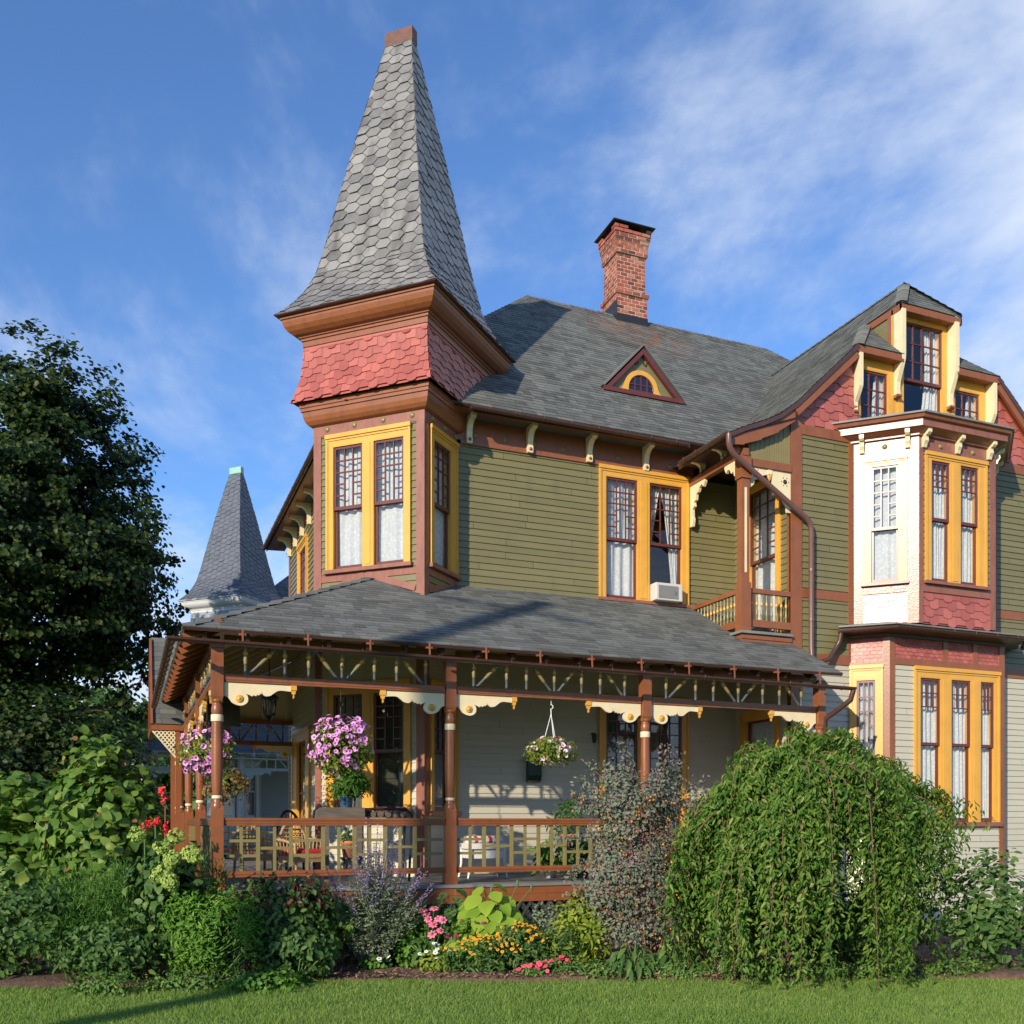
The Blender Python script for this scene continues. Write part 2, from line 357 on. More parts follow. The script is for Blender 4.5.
# ================================================================== THE HOUSE
H = thing('victorian_house', 'large Victorian house with a slate spired corner tower, olive upper walls and wrap-around porch', 'house', (6, 3, GZ))
YF = 3.0; TC = (3.734, 3.7737); CF = (3.734, 2.1262)         # facade plane, tower centre, tower front corner
FAC = Fr((0, YF, 0), (1, 0, 0)); TL = Fr((CF[0], CF[1], 0), (q, -q, 0)); TR = Fr((CF[0], CF[1], 0), (q, q, 0))
LW = Fr((2.97, 0, 0), (0, -1, 0)); RW = Fr((10.96, 0, 0), (0, -1, 0)); WF = Fr((0, 1, 0), (1, 0, 0))
B0, B1, B2, B3 = (12.5, 1.0), (13.38, .12), (15.42, .12), (16.3, 1.0)
BC = Fr((*B0, 0), (q, -q, 0)); BF = Fr((0, .12, 0), (1, 0, 0)); BR = Fr((*B2, 0), (q, q, 0)); BL = 1.2445
A0, A1, A2, A3 = (12.40, 1.0), (12.94, .46), (16.06, .46), (16.60, 1.0)
LC = Fr((*A0, 0), (q, -q, 0)); LF = Fr((0, .46, 0), (1, 0, 0)); LR = Fr((*A2, 0), (q, q, 0)); LL = .7637
TW = 2.33; TRL = 1.236

def window(fr, cas, ops, z0, z1, style='queen', curtain='full', sill=.09, trim='yellow', sash='maroon', glass='glass', zm=None, label=None, parent=None, moulded=True):
    U0, U1, Z1 = cas; mb = MB(); parent = parent or H
    edges = [U0]+[x for o in ops for x in o]+[U1]
    for i in range(0, len(edges), 2):
        a, b = edges[i], edges[i+1]; end = (i == 0 or i == len(edges)-2)
        mb.box(fr, a, b, z0, Z1 if end else z1, -.01, .05)
        if moulded:
            if i == 0: mb.box(fr, a-.005, a+.04, z0, Z1-.06, .05, .072)
            elif i == len(edges)-2: mb.box(fr, b-.04, b+.005, z0, Z1-.06, .05, .072)
            else: mb.box(fr, a+.05, b-.05, z0+.05, z1-.03, .05, .062)
    mb.box(fr, ops[0][0]-.0 if len(ops) == 1 else edges[1], edges[-2], z1, Z1, -.01, .049)
    if moulded: mb.box(fr, U0-.015, U1+.015, Z1-.06, Z1+.015, .05, .09); mb.box(fr, U0+.045, U1-.045, Z1-.10, Z1-.06, .05, .066)
    for a, b in ops:
        mb.box(fr, a, a+.018, z0, z1-.018, -.13, .046); mb.box(fr, b-.018, b, z0, z1-.018, -.13, .046)
        mb.box(fr, a, b, z1-.018, z1, -.13, .046)
    w = mb.build('window', trim, parent)
    if label: w['label'] = label
    if sill:
        s_ = MB(); s_.box(fr, U0-.04, U1+.04, z0-sill, z0, -.1, .11); s_.build('sill', 'rust' if sash == 'maroon' else 'white', w)
    zm = zm or (z0+z1)/2
    sm = MB(); gm = MB()
    for a0, b0 in ops:
        a, b = a0+.018, b0-.018; t = z1-.018; s = .045
        def sashbox(za, zb, w0, w1, bot=.06):
            sm.box(fr, a, a+s, za, zb, w0, w1); sm.box(fr, b-s, b, za, zb, w0, w1)
            sm.box(fr, a+s, b-s, zb-s, zb, w0, w1-.001); sm.box(fr, a+s, b-s, za, za+bot, w0, w1-.001)
        if style == 'door':
            sashbox(z0, t, -.06, -.02, .9); gm.poly([fr.P(a+s, z0+.9, -.04), fr.P(b-s, z0+.9, -.04), fr.P(b-s, t-s, -.04), fr.P(a+s, t-s, -.04)])
            sm.box(fr, a+s, b-s, z0+1.62, z0+1.68, -.055, -.025); continue
        sashbox(zm-.02, t, -.022, .02); sashbox(z0, zm+.015, -.066, -.025, .085)
        ia, ib, ja, jb = a+s, b-s, zm+.03, t-s
        gm.poly([fr.P(ia, ja, -.004), fr.P(ib, ja, -.004), fr.P(ib, jb, -.004), fr.P(ia, jb, -.004)])
        gm.poly([fr.P(ia, z0+.08, -.048), fr.P(ib, z0+.08, -.048), fr.P(ib, zm, -.048), fr.P(ia, zm, -.048)])
        mw = .0115; W0, W1 = -.018, .014
        hgt = jb-ja; cols = [ia+(ib-ia)*k/3 for k in (1, 2)]
        cells = [(ia, cols[0]), (cols[0], cols[1]), (cols[1], ib)]
        if style == 'queen':
            for c in cols: sm.box(fr, c-mw, c+mw, ja, jb, W0, W1)
            for ci, (x0, x1) in enumerate(cells):
                for k in (1, 2, 3, 4):
                    if ci == 1 and k > 2: continue
                    z = jb-hgt*k/5; sm.box(fr, x0+(mw if ci else 0), x1-(mw if ci < 2 else 0), z-mw, z+mw, W0, W1-.002)
        elif style == 'bay':
            zb = jb-hgt*.42
            for c in cols: sm.box(fr, c-mw, c+mw, zb, jb, W0, W1)
            for z in (zb, jb-hgt*.2): sm.box(fr, ia, ib, z-mw, z+mw, W0, W1-.002)
        elif style == 'grid':
            for c in [ia+(ib-ia)*k/4 for k in (1, 2, 3)]: sm.box(fr, c-mw, c+mw, ja, jb, W0, W1)
            for k in (1, 2): z = jb-hgt*k/3; sm.box(fr, ia, ib, z-mw, z+mw, W0, W1-.002)
        elif style == 'grid3':
            for c in cols: sm.box(fr, c-mw, c+mw, ja, jb, W0, W1)
            for k in (1, 2): z = jb-hgt*k/3; sm.box(fr, ia, ib, z-mw, z+mw, W0, W1-.002)
    sm.build('sash', sash, w); gm.build('pane', glass, w)
    cm = MB()
    for oi, (a, b) in enumerate(ops):
        kind = curtain if isinstance(curtain, str) else curtain[oi]
        if kind == 'none': continue
        n = 48; zs = [z0+.02, z0+(z1-z0)*.25, z0+(z1-z0)*.5, z0+(z1-z0)*.75, z1-.03]
        spans = {'full': [(lambda z: a, lambda z: b)], 'gap': [(lambda z: a, lambda z: a+(b-a)*.44), (lambda z: a+(b-a)*.5, lambda z: b)],
                 'right': [(lambda z: a+(b-a)*(.55+.15*math.sin((z-z0)*1.2)), lambda z: b)],
                 'parted': [(lambda z: a, lambda z: a+(b-a)*(.03+.4*max(0, (z-z0)/(z1-z0))**1.5)), (lambda z: a+(b-a)*(.80-.36*max(0, (z-z0)/(z1-z0))**1.5), lambda z: b-(b-a)*.04)]}[kind]
        for f0, f1 in spans:
            ph = rnd.random()*6; fq = rnd.uniform(.4, .95); am = rnd.uniform(.012, .03); sw = rnd.uniform(-.5, .5); pts = []
            for z in zs:
                for k in range(n+1):
                    t_ = k/n; u = f0(z)+(f1(z)-f0(z))*t_
                    pts.append(fr.P(u, z, -.13+am*math.sin(t_*n*fq+ph+sw*(z-z0))+.014*math.sin(t_*n*.27+ph*2+z*1.7)))
            cm.add(pts, [(i*(n+1)+k, i*(n+1)+k+1, (i+1)*(n+1)+k+1, (i+1)*(n+1)+k) for i in range(len(zs)-1) for k in range(n)], 0, True)
    if cm.v: cm.build('curtain', 'curtain', w)
    return w

# ---- facade, both storeys
FW = [(7.80, 8.56), (8.81, 9.62)]
mb = MB()
clap(mb, FAC, 6.0, 8.9, 2.97, 10.96, [(a, b, 6.2, 8.71) for a, b in FW]); mb.build('upper_wall', 'olive', H)
mb = MB()
clap(mb, FAC, .6, 6.0, 2.97, 10.96, [(a, b, 1.3, 4.0) for a, b in FW]); mb.build('lower_wall', 'white', H)
window(FAC, (7.66, 9.76, 8.9), FW, 6.2, 8.71, curtain=['full', 'parted'], zm=7.42, sill=.06, label='pair of yellow framed sash windows above the porch roof, one holding an air conditioner')
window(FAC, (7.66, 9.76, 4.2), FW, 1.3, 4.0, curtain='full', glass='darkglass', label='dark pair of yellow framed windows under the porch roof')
# ---- tower
tl_op = [(-1.93, -1.26), (-1.05, -.38)]; tr_op = [(.30, .98)]
mb = MB()
hl = [(a, b, 6.33, 8.66) for a, b in tl_op]; hr = [(a, b, 6.33, 8.66) for a, b in tr_op]
clap(mb, TL, 5.48, 8.88, -TW+.14, -.14, hl); clap(mb, TR, 5.48, 8.88, .14, TRL, hr)
mb.build('tower_upper_wall', 'olive', H)
mb = MB()
clap(mb, TL, .6, 5.48, -TW+.14, -.14, [(a, b, 1.8, 4.0) for a, b in tl_op]); clap(mb, TR, .6, 5.48, .14, TRL, [(a, b, 1.8, 4.0) for a, b in tr_op])
mb.build('tower_lower_wall', 'white', H)
window(TL, (-2.06, -.25, 8.86), tl_op, 6.33, 8.66, curtain='full', sill=.07, zm=7.48, label='pair of yellow framed tower windows facing the sun')
window(TR, (.17, 1.225, 8.86), tr_op, 6.33, 8.66, curtain='full', sill=.07, zm=7.48, label='shaded tower window beside the facade')
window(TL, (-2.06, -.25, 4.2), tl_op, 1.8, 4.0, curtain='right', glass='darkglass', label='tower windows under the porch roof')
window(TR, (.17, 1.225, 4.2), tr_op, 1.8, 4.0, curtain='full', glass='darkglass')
mb = MB()
for fr, sg in ((TL, -1), (TR, 1)):
    ends = ((-TW, -TW+.14), (-.14, .0)) if sg < 0 else ((.0, .14),)
    for a, b in ends:
        mb.box(fr, a-(.03 if a < -2 else 0), b+(.03 if (b == 0 and sg < 0) else 0), 5.6, 8.88, -.02, .032); mb.box(fr, a, b+(.03 if (b == 0 and sg < 0) else 0), .6, 5.2, -.02, .032)
mb.box(TL, -TW+.14, -.14, 6.12, 6.25, 0, .028)
mb.box(TR, .14, TRL, 6.12, 6.25, 0, .028)
for a, b, c_ in ((-1.2, -.16, 1), (-1.25, -2.3, 1)):     # slanting foot boards along the porch roof
    mb.bar(TL.P(a, 6.2, .02), TL.P(b, 5.86, .02), .035, .12, 0, TL.V)
mb.bar(TR.P(.14, 5.86, .02), TR.P(1.3, 6.12, .02), .035, .12, 0)
mb.box(TL, -TW-.03, .033, 8.88, 9.12, -.02, .034); mb.box(TR, .001, TRL, 8.88, 9.12, -.02, .0335)
mb.build('tower_corner_trim', 'rust', H)
def sq(h1, h2=None):
    h2 = h1 if h2 is None else h2
    e1 = Vector((q, -q)); e2 = Vector((q, q)); c = Vector(TC)
    return [tuple(c-e1*h1-e2*h2), tuple(c+e1*h1-e2*h2), tuple(c+e1*h1+e2*h2), tuple(c-e1*h1+e2*h2)]
base = sq(1.165)
def cornice(name, prof, m_='brown', outline=None, closed=True):
    mb = MB(); mb.sweep(outline or base, prof, 0, closed); return mb.build(name, m_, H)
cornice('tower_lower_cornice', [(.03, 9.07), (.06, 9.08), (.10, 9.10), (.145, 9.16), (.17, 9.24), (.18, 9.33), (.205, 9.335), (.205, 9.39), (.225, 9.40), (.225, 9.49), (.0, 9.50)])
cornice('tower_upper_cornice', [(.1, 10.56), (.175, 10.565), (.175, 10.66), (.20, 10.67), (.20, 10.71), (.23, 10.72), (.235, 10.745), (.30, 10.76), (.37, 10.81), (.42, 10.88), (.445, 10.96), (.45, 11.0), (.475, 11.005), (.475, 11.06), (0, 11.07)])
def medallion(fr, u, z, w):
    mb = MB(); mb.lathe(fr.P(u, z, w), [(0, .03), (.03, .03), (.05, .012), (.055, 0)], 12, 0, fr.W); mb.build('medallion', 'grid', H)
for u in (-2.05, -1.45, -.83, -.22): medallion(TL, u, 9.0, .034)
for u in (.25, .75, 1.2): medallion(TR, u, 9.0, .0335)
for u in [5.0+.62*k for k in range(8)]: medallion(FAC, u, 9.1, .02)
# flared skirt of fish-scale shingles
def skirt_h(z):
    t_ = max(0, (z-9.5)/1.08); return 1.165+float(np.interp(t_, [0, .1, .28, .5, .75, 1], [.325, .285, .235, .19, .165, .165]))
mb = MB()
for i, (d1, d2) in enumerate((((q, -q), (-q, -q)), ((q, q), (q, -q)), ((-q, -q), (-q, q)))):
    U = Vector((*d1, 0)); W = Vector((*d2, 0)); cz = Vector((*TC, 0))
    S = lambda u, v, w, U=U, W=W: cz+U*u+W*(skirt_h(v)+w)+Vector((0, 0, v))
    tabs(mb, S, 9.5, 10.50, .16, .20, lambda z: -skirt_h(z)-.004, lambda z: skirt_h(z)+.004, 'mixed', .022, seed=i)
    pts = [S(s_*skirt_h(z), z, -.01) for z in (9.48, 9.6, 9.8, 10.0, 10.3, 10.6) for s_ in (-1, 1)]
    mb.add(pts, [(2*k, 2*k+1, 2*k+3, 2*k+2) for k in range(5)])
mb.build('tower_shingle_band', 'red', H)
# spire
SP = [(11.07, 1.71, 1.71), (11.16, 1.625, 1.625), (11.30, 1.505, 1.505), (11.5, 1.375, 1.375), (11.75, 1.25, 1.25), (12.0, 1.16, 1.16), (12.5, 1.055, 1.05), (13.0, .962, .95), (13.63, .855, .825), (14.69, .672, .60), (15.89, .455, .32), (16.86, .285, .08)]
def spw(z, k): return float(np.interp(z, [p[0] for p in SP], [p[k] for p in SP]))
mb = MB()
for i, (d1, d2, ku, kw) in enumerate((((q, -q), (-q, -q), 1, 2), ((q, q), (q, -q), 2, 1), ((-q, -q), (-q, q), 2, 1), ((-q, q), (q, q), 1, 2))):
    U = Vector((*d1, 0)); W = Vector((*d2, 0)); cz = Vector((*TC, 0))
    S = lambda u, v, w, U=U, W=W, kw=kw: cz+U*u+W*(spw(v, kw)+w)+Vector((0, 0, v+w*.2))
    if i < 3:
        comb(mb, S, 11.07, 12.0, .078, .36, lambda z, ku=ku: spw(z, ku)+.006, .014, i+20); comb(mb, S, 12.0, 16.86, .106, .36, lambda z, ku=ku: spw(z, ku)+.006, .014, i+30)
    pts = [S(s_*spw(p[0], ku), p[0], -.012) for p in SP for s_ in (-1, 1)]
    mb.add(pts, [(2*k, 2*k+1, 2*k+3, 2*k+2) for k in range(len(SP)-1)])
spire = mb.build('spire', 'slate', H)
mb = MB(); mb.sweep(base, [(.0, 11.05), (.525, 11.05), (.55, 11.06), (.545, 11.085)], 0, True); mb.build('spire_edge', 'dark', spire)
mb = MB(); o_ = sq(.285, .075); mb.sweep(o_, [(.0, 16.82), (.025, 16.83), (.02, 17.1), (-.02, 17.12)], 0, True); mb.poly([(p[0], p[1], 17.118) for p in offset(o_, -.02, True)]); mb.build('ridge_cap', 'rustmetal', spire)

# ---- left side wall and the unseen walls that close the house
lw_up = (-11.15, -10.15, 6.3, 8.6); lw_lo = [(-11.6, -10.2)]
mb = MB(); clap(mb, LW, 6.0, 9.3, -13.0, -3.0, [lw_up]); mb.build('side_upper_wall', 'olive', H)
mb = MB(); clap(mb, LW, .6, 6.0, -13.0, -3.0, [(-11.6, -10.2, .7, 3.7)]); mb.build('side_lower_wall', 'white', H)
window(LW, (-11.35, -9.95, 8.78), [(-11.15, -10.15)], 6.3, 8.6, curtain='full')
window(LW, (-12.2, -9.55, 3.95), lw_lo, .7, 3.7, style='door', curtain='none', sill=0, label='yellow framed side door on the porch')
mb = MB(); mb.box(LW, -13.0, -3.0, 5.95, 6.1, 0, .03); mb.box(LW, -13.05, -12.88, .6, 9.3, 0, .035)
mb.build('side_trim', 'brown', H)
mb = MB(); mb.bx(2.97, 18, 13.0, 13.1, GZ, 9.4); mb.bx(17.95, 18.03, 1.0, 13, GZ, 9.4); mb.bx(2.99, 17.9, 3.1, 13, .3, .58); mb.build('rear_wall', 'olive', H)

# ---- recess, return wall and wing front
rw_up = [(-2.42, -1.46)]; rw_lo = [(-2.56, -1.5)]
mb = MB(); clap(mb, RW, 5.1, 9.6, -3.0, -1.0, [(-2.42, -1.46, 5.45, 8.55)]); mb.build('return_wall', 'olive', H)
for a, b in ((11.2, 12.52), (16.28, 18)): mb = MB(); clap(mb, WF, 5.0, 9.4, a, b); mb.build('wing_upper_wall', 'olive', H)
mb = MB(); clap(mb, RW, .6, 5.1, -3.0, -1.0, [(-2.56, -1.5, .65, 3.75)]); mb.build('return_wall', 'white', H)
for a, b in ((11.2, 12.42), (16.58, 18)): mb = MB(); clap(mb, WF, GZ, 4.8, a, b); mb.build('wing_lower_wall', 'white', H)
window(RW, (-2.55, -1.32, 8.7), rw_up, 5.45, 8.55, curtain='full', zm=7.05, sill=0, moulded=False)
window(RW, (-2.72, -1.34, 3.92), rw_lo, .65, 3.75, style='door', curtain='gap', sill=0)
mb = MB()
mb.box(WF, 10.93, 11.2, .6, 9.82, -.02, .035); mb.box(RW, -1.1, -.985, .6, 9.7, -.02, .03)     # corner board
mb.box(WF, 11.2, 12.5, 6.1, 6.28, 0, .032); mb.box(WF, 11.2, 12.42, 4.8, 5.0, 0, .035); mb.box(WF, 16.3, 18, 6.1, 6.28, 0, .032); mb.box(WF, 16.58, 18, 4.8, 5.0, 0, .035)
mb.box(WF, 11.2, 17.8, 9.36, 9.56, -.02, .036); mb.box(WF, 12.36, 12.5, 5.0, 9.36, 0, .034); mb.box(WF, 16.3, 16.42, 5.0, 9.36, 0, .034)
mb.box(FAC, 4.6, 10.96, 5.98, 6.14, 0, .034)
mb.box(FAC, 4.7, 9.85, 8.9, 8.98, 0, .05)
mb.build('belt_trim', 'brown', H)
mb = MB(); mb.box(FAC, 4.6, 9.9, 8.98, 9.42, 0, .02); mb.poly([(4.3, 3.02, 9.42), (10.0, 3.02, 9.42), (10.0, 2.48, 9.40), (4.3, 2.48, 9.40)])
mb.box(LW, -13.0, -3.0, 9.2, 9.42, .0, .03); mb.poly([(2.99, 3, 9.42), (2.99, 14.2, 9.42), (2.48, 14.2, 9.40), (2.48, 3, 9.40)])
mb.build('eave_soffit', 'brown', H)

def corbel(fr, u, zt, out=.42, h=.5, wd=.11, m_='cream', name='corbel'):
    mb = MB(); f2 = Fr(fr.P(u-wd/2, zt, 0), fr.W, (0, 0, 1), fr.U)
    pl = [(0.02, 0), (out, 0), (out, -.07), (out*.86, -.09), (out*.62, -.10), (out*.42, -.16), (out*.30, -.27), (out*.29, -.36), (out*.34, -.42), (out*.30, -h), (0.02, -h)]
    mb.prism(f2, [(a*1.0, b*h/.5) for a, b in pl], 0, wd)
    mb.lathe(fr.P(u, zt-h*.87, out*.32), [(0, .02), (.03, .015), (.035, 0)], 8, 1, fr.W)
    return mb.build(name, [m_, 'brown'], H)
for u in (4.86, 6.12, 7.42, 8.72): corbel(FAC, u, 9.41, .38, .5)
for u in (-12.75, -11.7, -10.6, -9.5, -8.4): corbel(LW, u, 9.41, .38, .5)

# ---- roofs
def roof_plane(name, o, U, Vv, v1, lo, hi, seed, parent=None, e=.142, m_='asphalt', base=True, under_w=-.05):
    S = plane_surf(o, U, Vv); mb = MB()
    tabs(mb, S, 0, v1, e, .25, lo, hi, 'square', .015, .55, seed, jit=.012)
    l, h = fn(lo), fn(hi)
    vs_ = [0, v1*.17, v1*.33, v1*.5, v1]
    for va, vb in zip(vs_, vs_[1:]): mb.poly([S(l(va), va, -.004), S(h(va), va, -.004), S(h(vb), vb, -.004), S(l(vb), vb, -.004)])
    r = mb.build(name, m_, parent or H)
    b = MB()
    for va, vb in zip(vs_, vs_[1:]): b.poly([S(l(va), va, under_w), S(h(va), va, under_w), S(h(vb), vb, under_w), S(l(vb), vb, under_w)])
    b.poly([S(l(0), 0, under_w), S(h(0), 0, under_w), S(h(0), 0, -.004), S(l(0), 0, -.004)])
    for f in (l, h): b.poly([S(f(0), 0, under_w), S(f(v1), v1, under_w), S(f(v1), v1, -.004), S(f(0), 0, -.004)])
    b.build('roof_underlay', 'dark', r)
    return r, S
MP = .965; EZ = 9.47; EY = 2.46; EX = 2.46; RYM = 8.1; RH = RYM-EY; LS = math.hypot(1, MP)     # main roof pitch
vl = RH*LS; kx = 1/LS
def twr(v):
    y = EY+v*kx; return y+1.25 if y < 3.8 else max(y, 8.85-y)
main_roof, _ = roof_plane('main_roof', (0, EY, EZ), (1, 0, 0), (0, 1, MP), vl, twr, lambda v: 21.0-v*kx, 3, m_='asphalt_main')
roof_plane('side_roof', (EX, 0, EZ), (0, -1, 0), (1, 0, MP), vl, lambda v: -13.74+v*kx, lambda v: -twr(v), 4)
mb = MB(); zr = EZ+RH*MP
mb.poly([(EX, 13.74, EZ), (21, 13.74, EZ), (21-RH, RYM, zr), (EX+RH, RYM, zr)]); mb.poly([(21, EY, EZ), (21, 13.74, EZ), (21-RH, RYM, zr)])
mb.poly([(4.2, EY, EZ-.06), (21, EY, EZ-.06), (21, 13.74, EZ-.06), (EX, 13.74, EZ-.06), (EX, 4.2, EZ-.06)])
mb.build('rear_roof', 'asphalt', H)
mb = MB()
caps(mb, (4.6, 4.6, EZ+2.14*MP), (EX+RH, RYM, zr), 26, Vector((1, 0, 0)), Vector((0, 1, 0)))
caps(mb, (EX+RH, RYM, zr), (15.2, RYM, zr), 36, Vector((0, -1, -MP)).normalized(), Vector((0, 1, -MP)).normalized())
mb.build('ridge_shingles', 'asphalt', main_roof)
def gutter(pts, r=.065, name='gutter', m_='dark', straps=0, parent=None):
    """half-round gutter hung from the eave, with straps"""
    mb = MB(); pts = [Vector(p) for p in pts]
    n = 7; rows = []
    for i, p in enumerate(pts):
        d = (pts[min(i+1, len(pts)-1)]-pts[max(i-1, 0)]); d.z = 0; d.normalize(); sd = Vector((d.y, -d.x, 0))
        m_s = 1.0
        if 0 < i < len(pts)-1:
            d1 = (pts[i]-pts[i-1]); d1.z = 0; d1.normalize(); m_s = 1/max(.3, sd.dot(Vector((d1.y, -d1.x, 0))))
        rows.append([p+sd*m_s*math.cos(a)*rr+Vector((0, 0, 1))*math.sin(a)*rr for rr in (r, r-.012) for a in [PI+PI*k/(n-1) for k in range(n)][::(1 if rr == r else -1)]])
    K = 2*n
    for i in range(len(rows)-1):
        b = rows[i]+rows[i+1]; mb.add(b, [(k, (k+1) % K, K+(k+1) % K, K+k) for k in range(K)], 0)
    for rw in (rows[0], rows[-1]): mb.poly(rw[:n])
    for a, b in zip(pts, pts[1:]):
        L_ = (b-a).length; k = int(L_/.6)
        for j in range(k+1):
            p = a+(b-a)*(j+.5)/(k+1) if k else (a+b)/2
            d = (b-a).normalized(); sd = Vector((d.y, -d.x, 0))
            mb.tube([p+(sd*math.cos(t_)+Vector((0, 0, 1))*math.sin(t_))*(r+.004) for t_ in [PI+PI*m_/6 for m_ in range(7)]]+[p+sd*r*.9+Vector((0, 0, .02))], .007, 5)
    return mb.build(name, m_, parent or H)
gutter([(4.72, EY-.06, EZ-.05), (9.42, EY-.06, EZ-.08)])
gutter([(EX-.06, 14.1, EZ-.05), (EX-.06, 4.6, EZ-.05)])
mb = MB(); mb.bx(4.8, 9.5, EY, EY+.03, EZ-.13, EZ-.02); mb.bx(EX, EX+.03, 4.6, 14.1, EZ-.13, EZ-.02); mb.build('fascia', 'dark', H)

# wing roof: flared eave, steep rake, hipped hoods over the gable windows
WX = 14.4
WP = [(9.40, 9.07), (9.75, 9.24), (10.15, 9.40), (10.55, 9.60), (10.95, 9.90), (11.3, 10.235), (11.75, 10.665), (12.46, 11.34), (13.65, 12.47), (14.4, 13.36)]
def wprof():
    s = [0]
    for a, b in zip(WP, WP[1:]): s.append(s[-1]+math.hypot(b[0]-a[0], b[1]-a[1]))
    return s
WS = wprof(); GY = .80
def wpt(v, side=1):
    x = float(np.interp(v, WS, [p[0] for p in WP])); z = float(np.interp(v, WS, [p[1] for p in WP])); return (x if side > 0 else 2*WX-x), z
def ylo(v):
    x, z = wpt(v)
    if x <= 12.46: return GY
    if x <= 13.645: return GY+(x-12.46)
    return .83+(x-13.65)*1.02 if x > 13.65 else .83
for side, sd in ((1, 9), (-1, 10)):
    mb = MB()
    def S(u, v, w, side=side):
        x, z = wpt(v, side); x2, z2 = wpt(v+.02, side); x1, z1 = wpt(v-.02, side); t_ = Vector((x2-x1, 0, z2-z1)).normalized()
        nn = Vector((-t_.z*1, 0, t_.x)) if side > 0 else Vector((-t_.z, 0, t_.x))
        if nn.z < 0: nn = -nn
        return Vector((x, u, z))+nn*w
    tabs(mb, S, 0, WS[-1], .142, .25, ylo, 9.5, 'square', .015, .55, sd, jit=.012)
    vs = sorted(set(WS+[WS[7]+.001, WS[8]-.02, WS[8]+.001]))
    for dw in (-.006,):
        pts = [S(y, v, dw) for v in vs for y in (ylo(v), 9.5)]
        mb.add(pts, [(2*k, 2*k+1, 2*k+3, 2*k+2) for k in range(len(vs)-1)])
    wr = mb.build('wing_roof', 'asphalt', H)
    mb = MB()
    vv = [v for v in WS if v <= WS[7]+.001]
    pts = [S(y, v, -.09) for v in vs for y in (max(ylo(v), GY), 9.5)]
    mb.add(pts, [(2*k, 2*k+1, 2*k+3, 2*k+2) for k in range(len(vs)-1)])
    for v0, v1 in zip(vv, vv[1:]): mb.poly([S(GY, v0, -.09), S(GY, v1, -.09), S(GY, v1, -.006), S(GY, v0, -.006)])
    mb.poly([S(GY, 0, -.09), S(2.8, 0, -.09), S(2.8, 0, -.006), S(GY, 0, -.006)])
    mb.build('roof_underlay', 'dark', wr)
    if side > 0: wing_roof = wr; SW = S
for a_, b_, n_, l_, r_, w_ in (((WX, 1.60, 13.37), (WX, 8.0, 13.37), 30, (-1, 0, -1.05), (1, 0, -1.05), .16), ((12.46, GY, 11.35), (13.65, 1.98, 12.49), 10, (-.55, .83, -.2), (.83, -.55, -.2), .13),
        ((13.60, .83, 12.47), (14.4, 1.62, 13.37), 8, (-.55, .83, -.2), (.83, -.55, -.2), .13), ((15.28, .83, 12.47), (14.4, 1.62, 13.37), 8, (.55, .83, -.2), (-.83, -.55, -.2), .13)):
    mb = MB(); caps(mb, a_, b_, n_, Vector(l_).normalized(), Vector(r_).normalized(), w_); mb.build('ridge_shingles', 'asphalt', wing_roof)
def hood(pts, seed, e=.13):
    """small hipped roof plane: eave a->b, apex c, with fascia"""
    a, b, c = [Vector(p) for p in pts]; U = (b-a).normalized(); t_ = (c-a).dot(U); Vd = (c-(a+U*t_)); v1 = Vd.length; L_ = (b-a).length
    S = plane_surf(a, U, Vd); mb = MB()
    tabs(mb, S, 0, v1, e, .3, lambda v: t_*v/v1, lambda v: L_-(L_-t_)*v/v1, 'square', .011, .5, seed); mb.poly([S(0, 0, -.004), S(L_, 0, -.004), S(t_, v1, -.004)])
    o = mb.build('hood_roof', 'asphalt', H)
    return o
hood(((13.60, .83, 12.43), (15.28, .83, 12.43), (14.4, 1.64, 13.36)), 41)
hood(((12.46, GY, 11.34), (13.66, GY, 11.34), (13.66, 1.99, 12.48)), 42)
hood(((15.14, GY, 11.34), (16.34, GY, 11.34), (15.14, 1.99, 12.48)), 43)
for x0, x1, y0, z in ((13.60, 15.28, .83, 12.43), (12.46, 13.66, GY, 11.34), (15.14, 16.34, GY, 11.34)):
    mb = MB(); mb.bx(x0, x1, y0+.01, y0+.04, z-.15, z-.015); mb.bx(x0+.01, x1-.01, y0+.04, 1.12, z-.14, z-.10); mb.build('hood_fascia', 'brown', H)
for x0, x1 in ((13.60, 13.63), (15.25, 15.28)):   # side eaves of the middle dormer
    mb = MB(); mb.bx(x0, x1, .84, 2.0, 12.27, 12.41); mb.build('hood_fascia', 'brown', H)
# gable front: shingles, windows, scrolled brackets
GF = Fr((0, 1.0, 0), (1, 0, 0)); GW = Fr((0, 1.1, 0), (1, 0, 0))
def zroof(x):
    x = x if x <= WX else 2*WX-x
    return float(np.interp(x, [p[0] for p in WP], [p[1] for p in WP]))
def xroof(z): return float(np.interp(z, [p[1] for p in WP], [p[0] for p in WP]))
mb = MB()
S = lambda u, v, w: GF.P(u, v, w)
tabs(mb, S, 9.55, 11.3, .19, .24, lambda z: max(11.2, xroof(z+.12)), lambda z: 12.62, 'mixed', .022, seed=51); mb.poly([GF.P(11.0, 9.5, -.01), GF.P(12.62, 9.5, -.01), GF.P(12.62, 11.25, -.01), GF.P(12.5, 11.25, -.01)]); mb.build('gable_shingles', 'red', H); mb = MB()
tabs(mb, S, 9.55, 11.3, .19, .24, lambda z: 16.18, lambda z: 2*WX-max(11.2, xroof(z+.12)), 'mixed', .022, seed=52)
mb.poly([GF.P(16.2, 9.5, -.01), GF.P(17.8, 9.5, -.01), GF.P(16.3, 11.25, -.01), GF.P(16.2, 11.25, -.01)])
mb.build('gable_shingles', 'red', H)
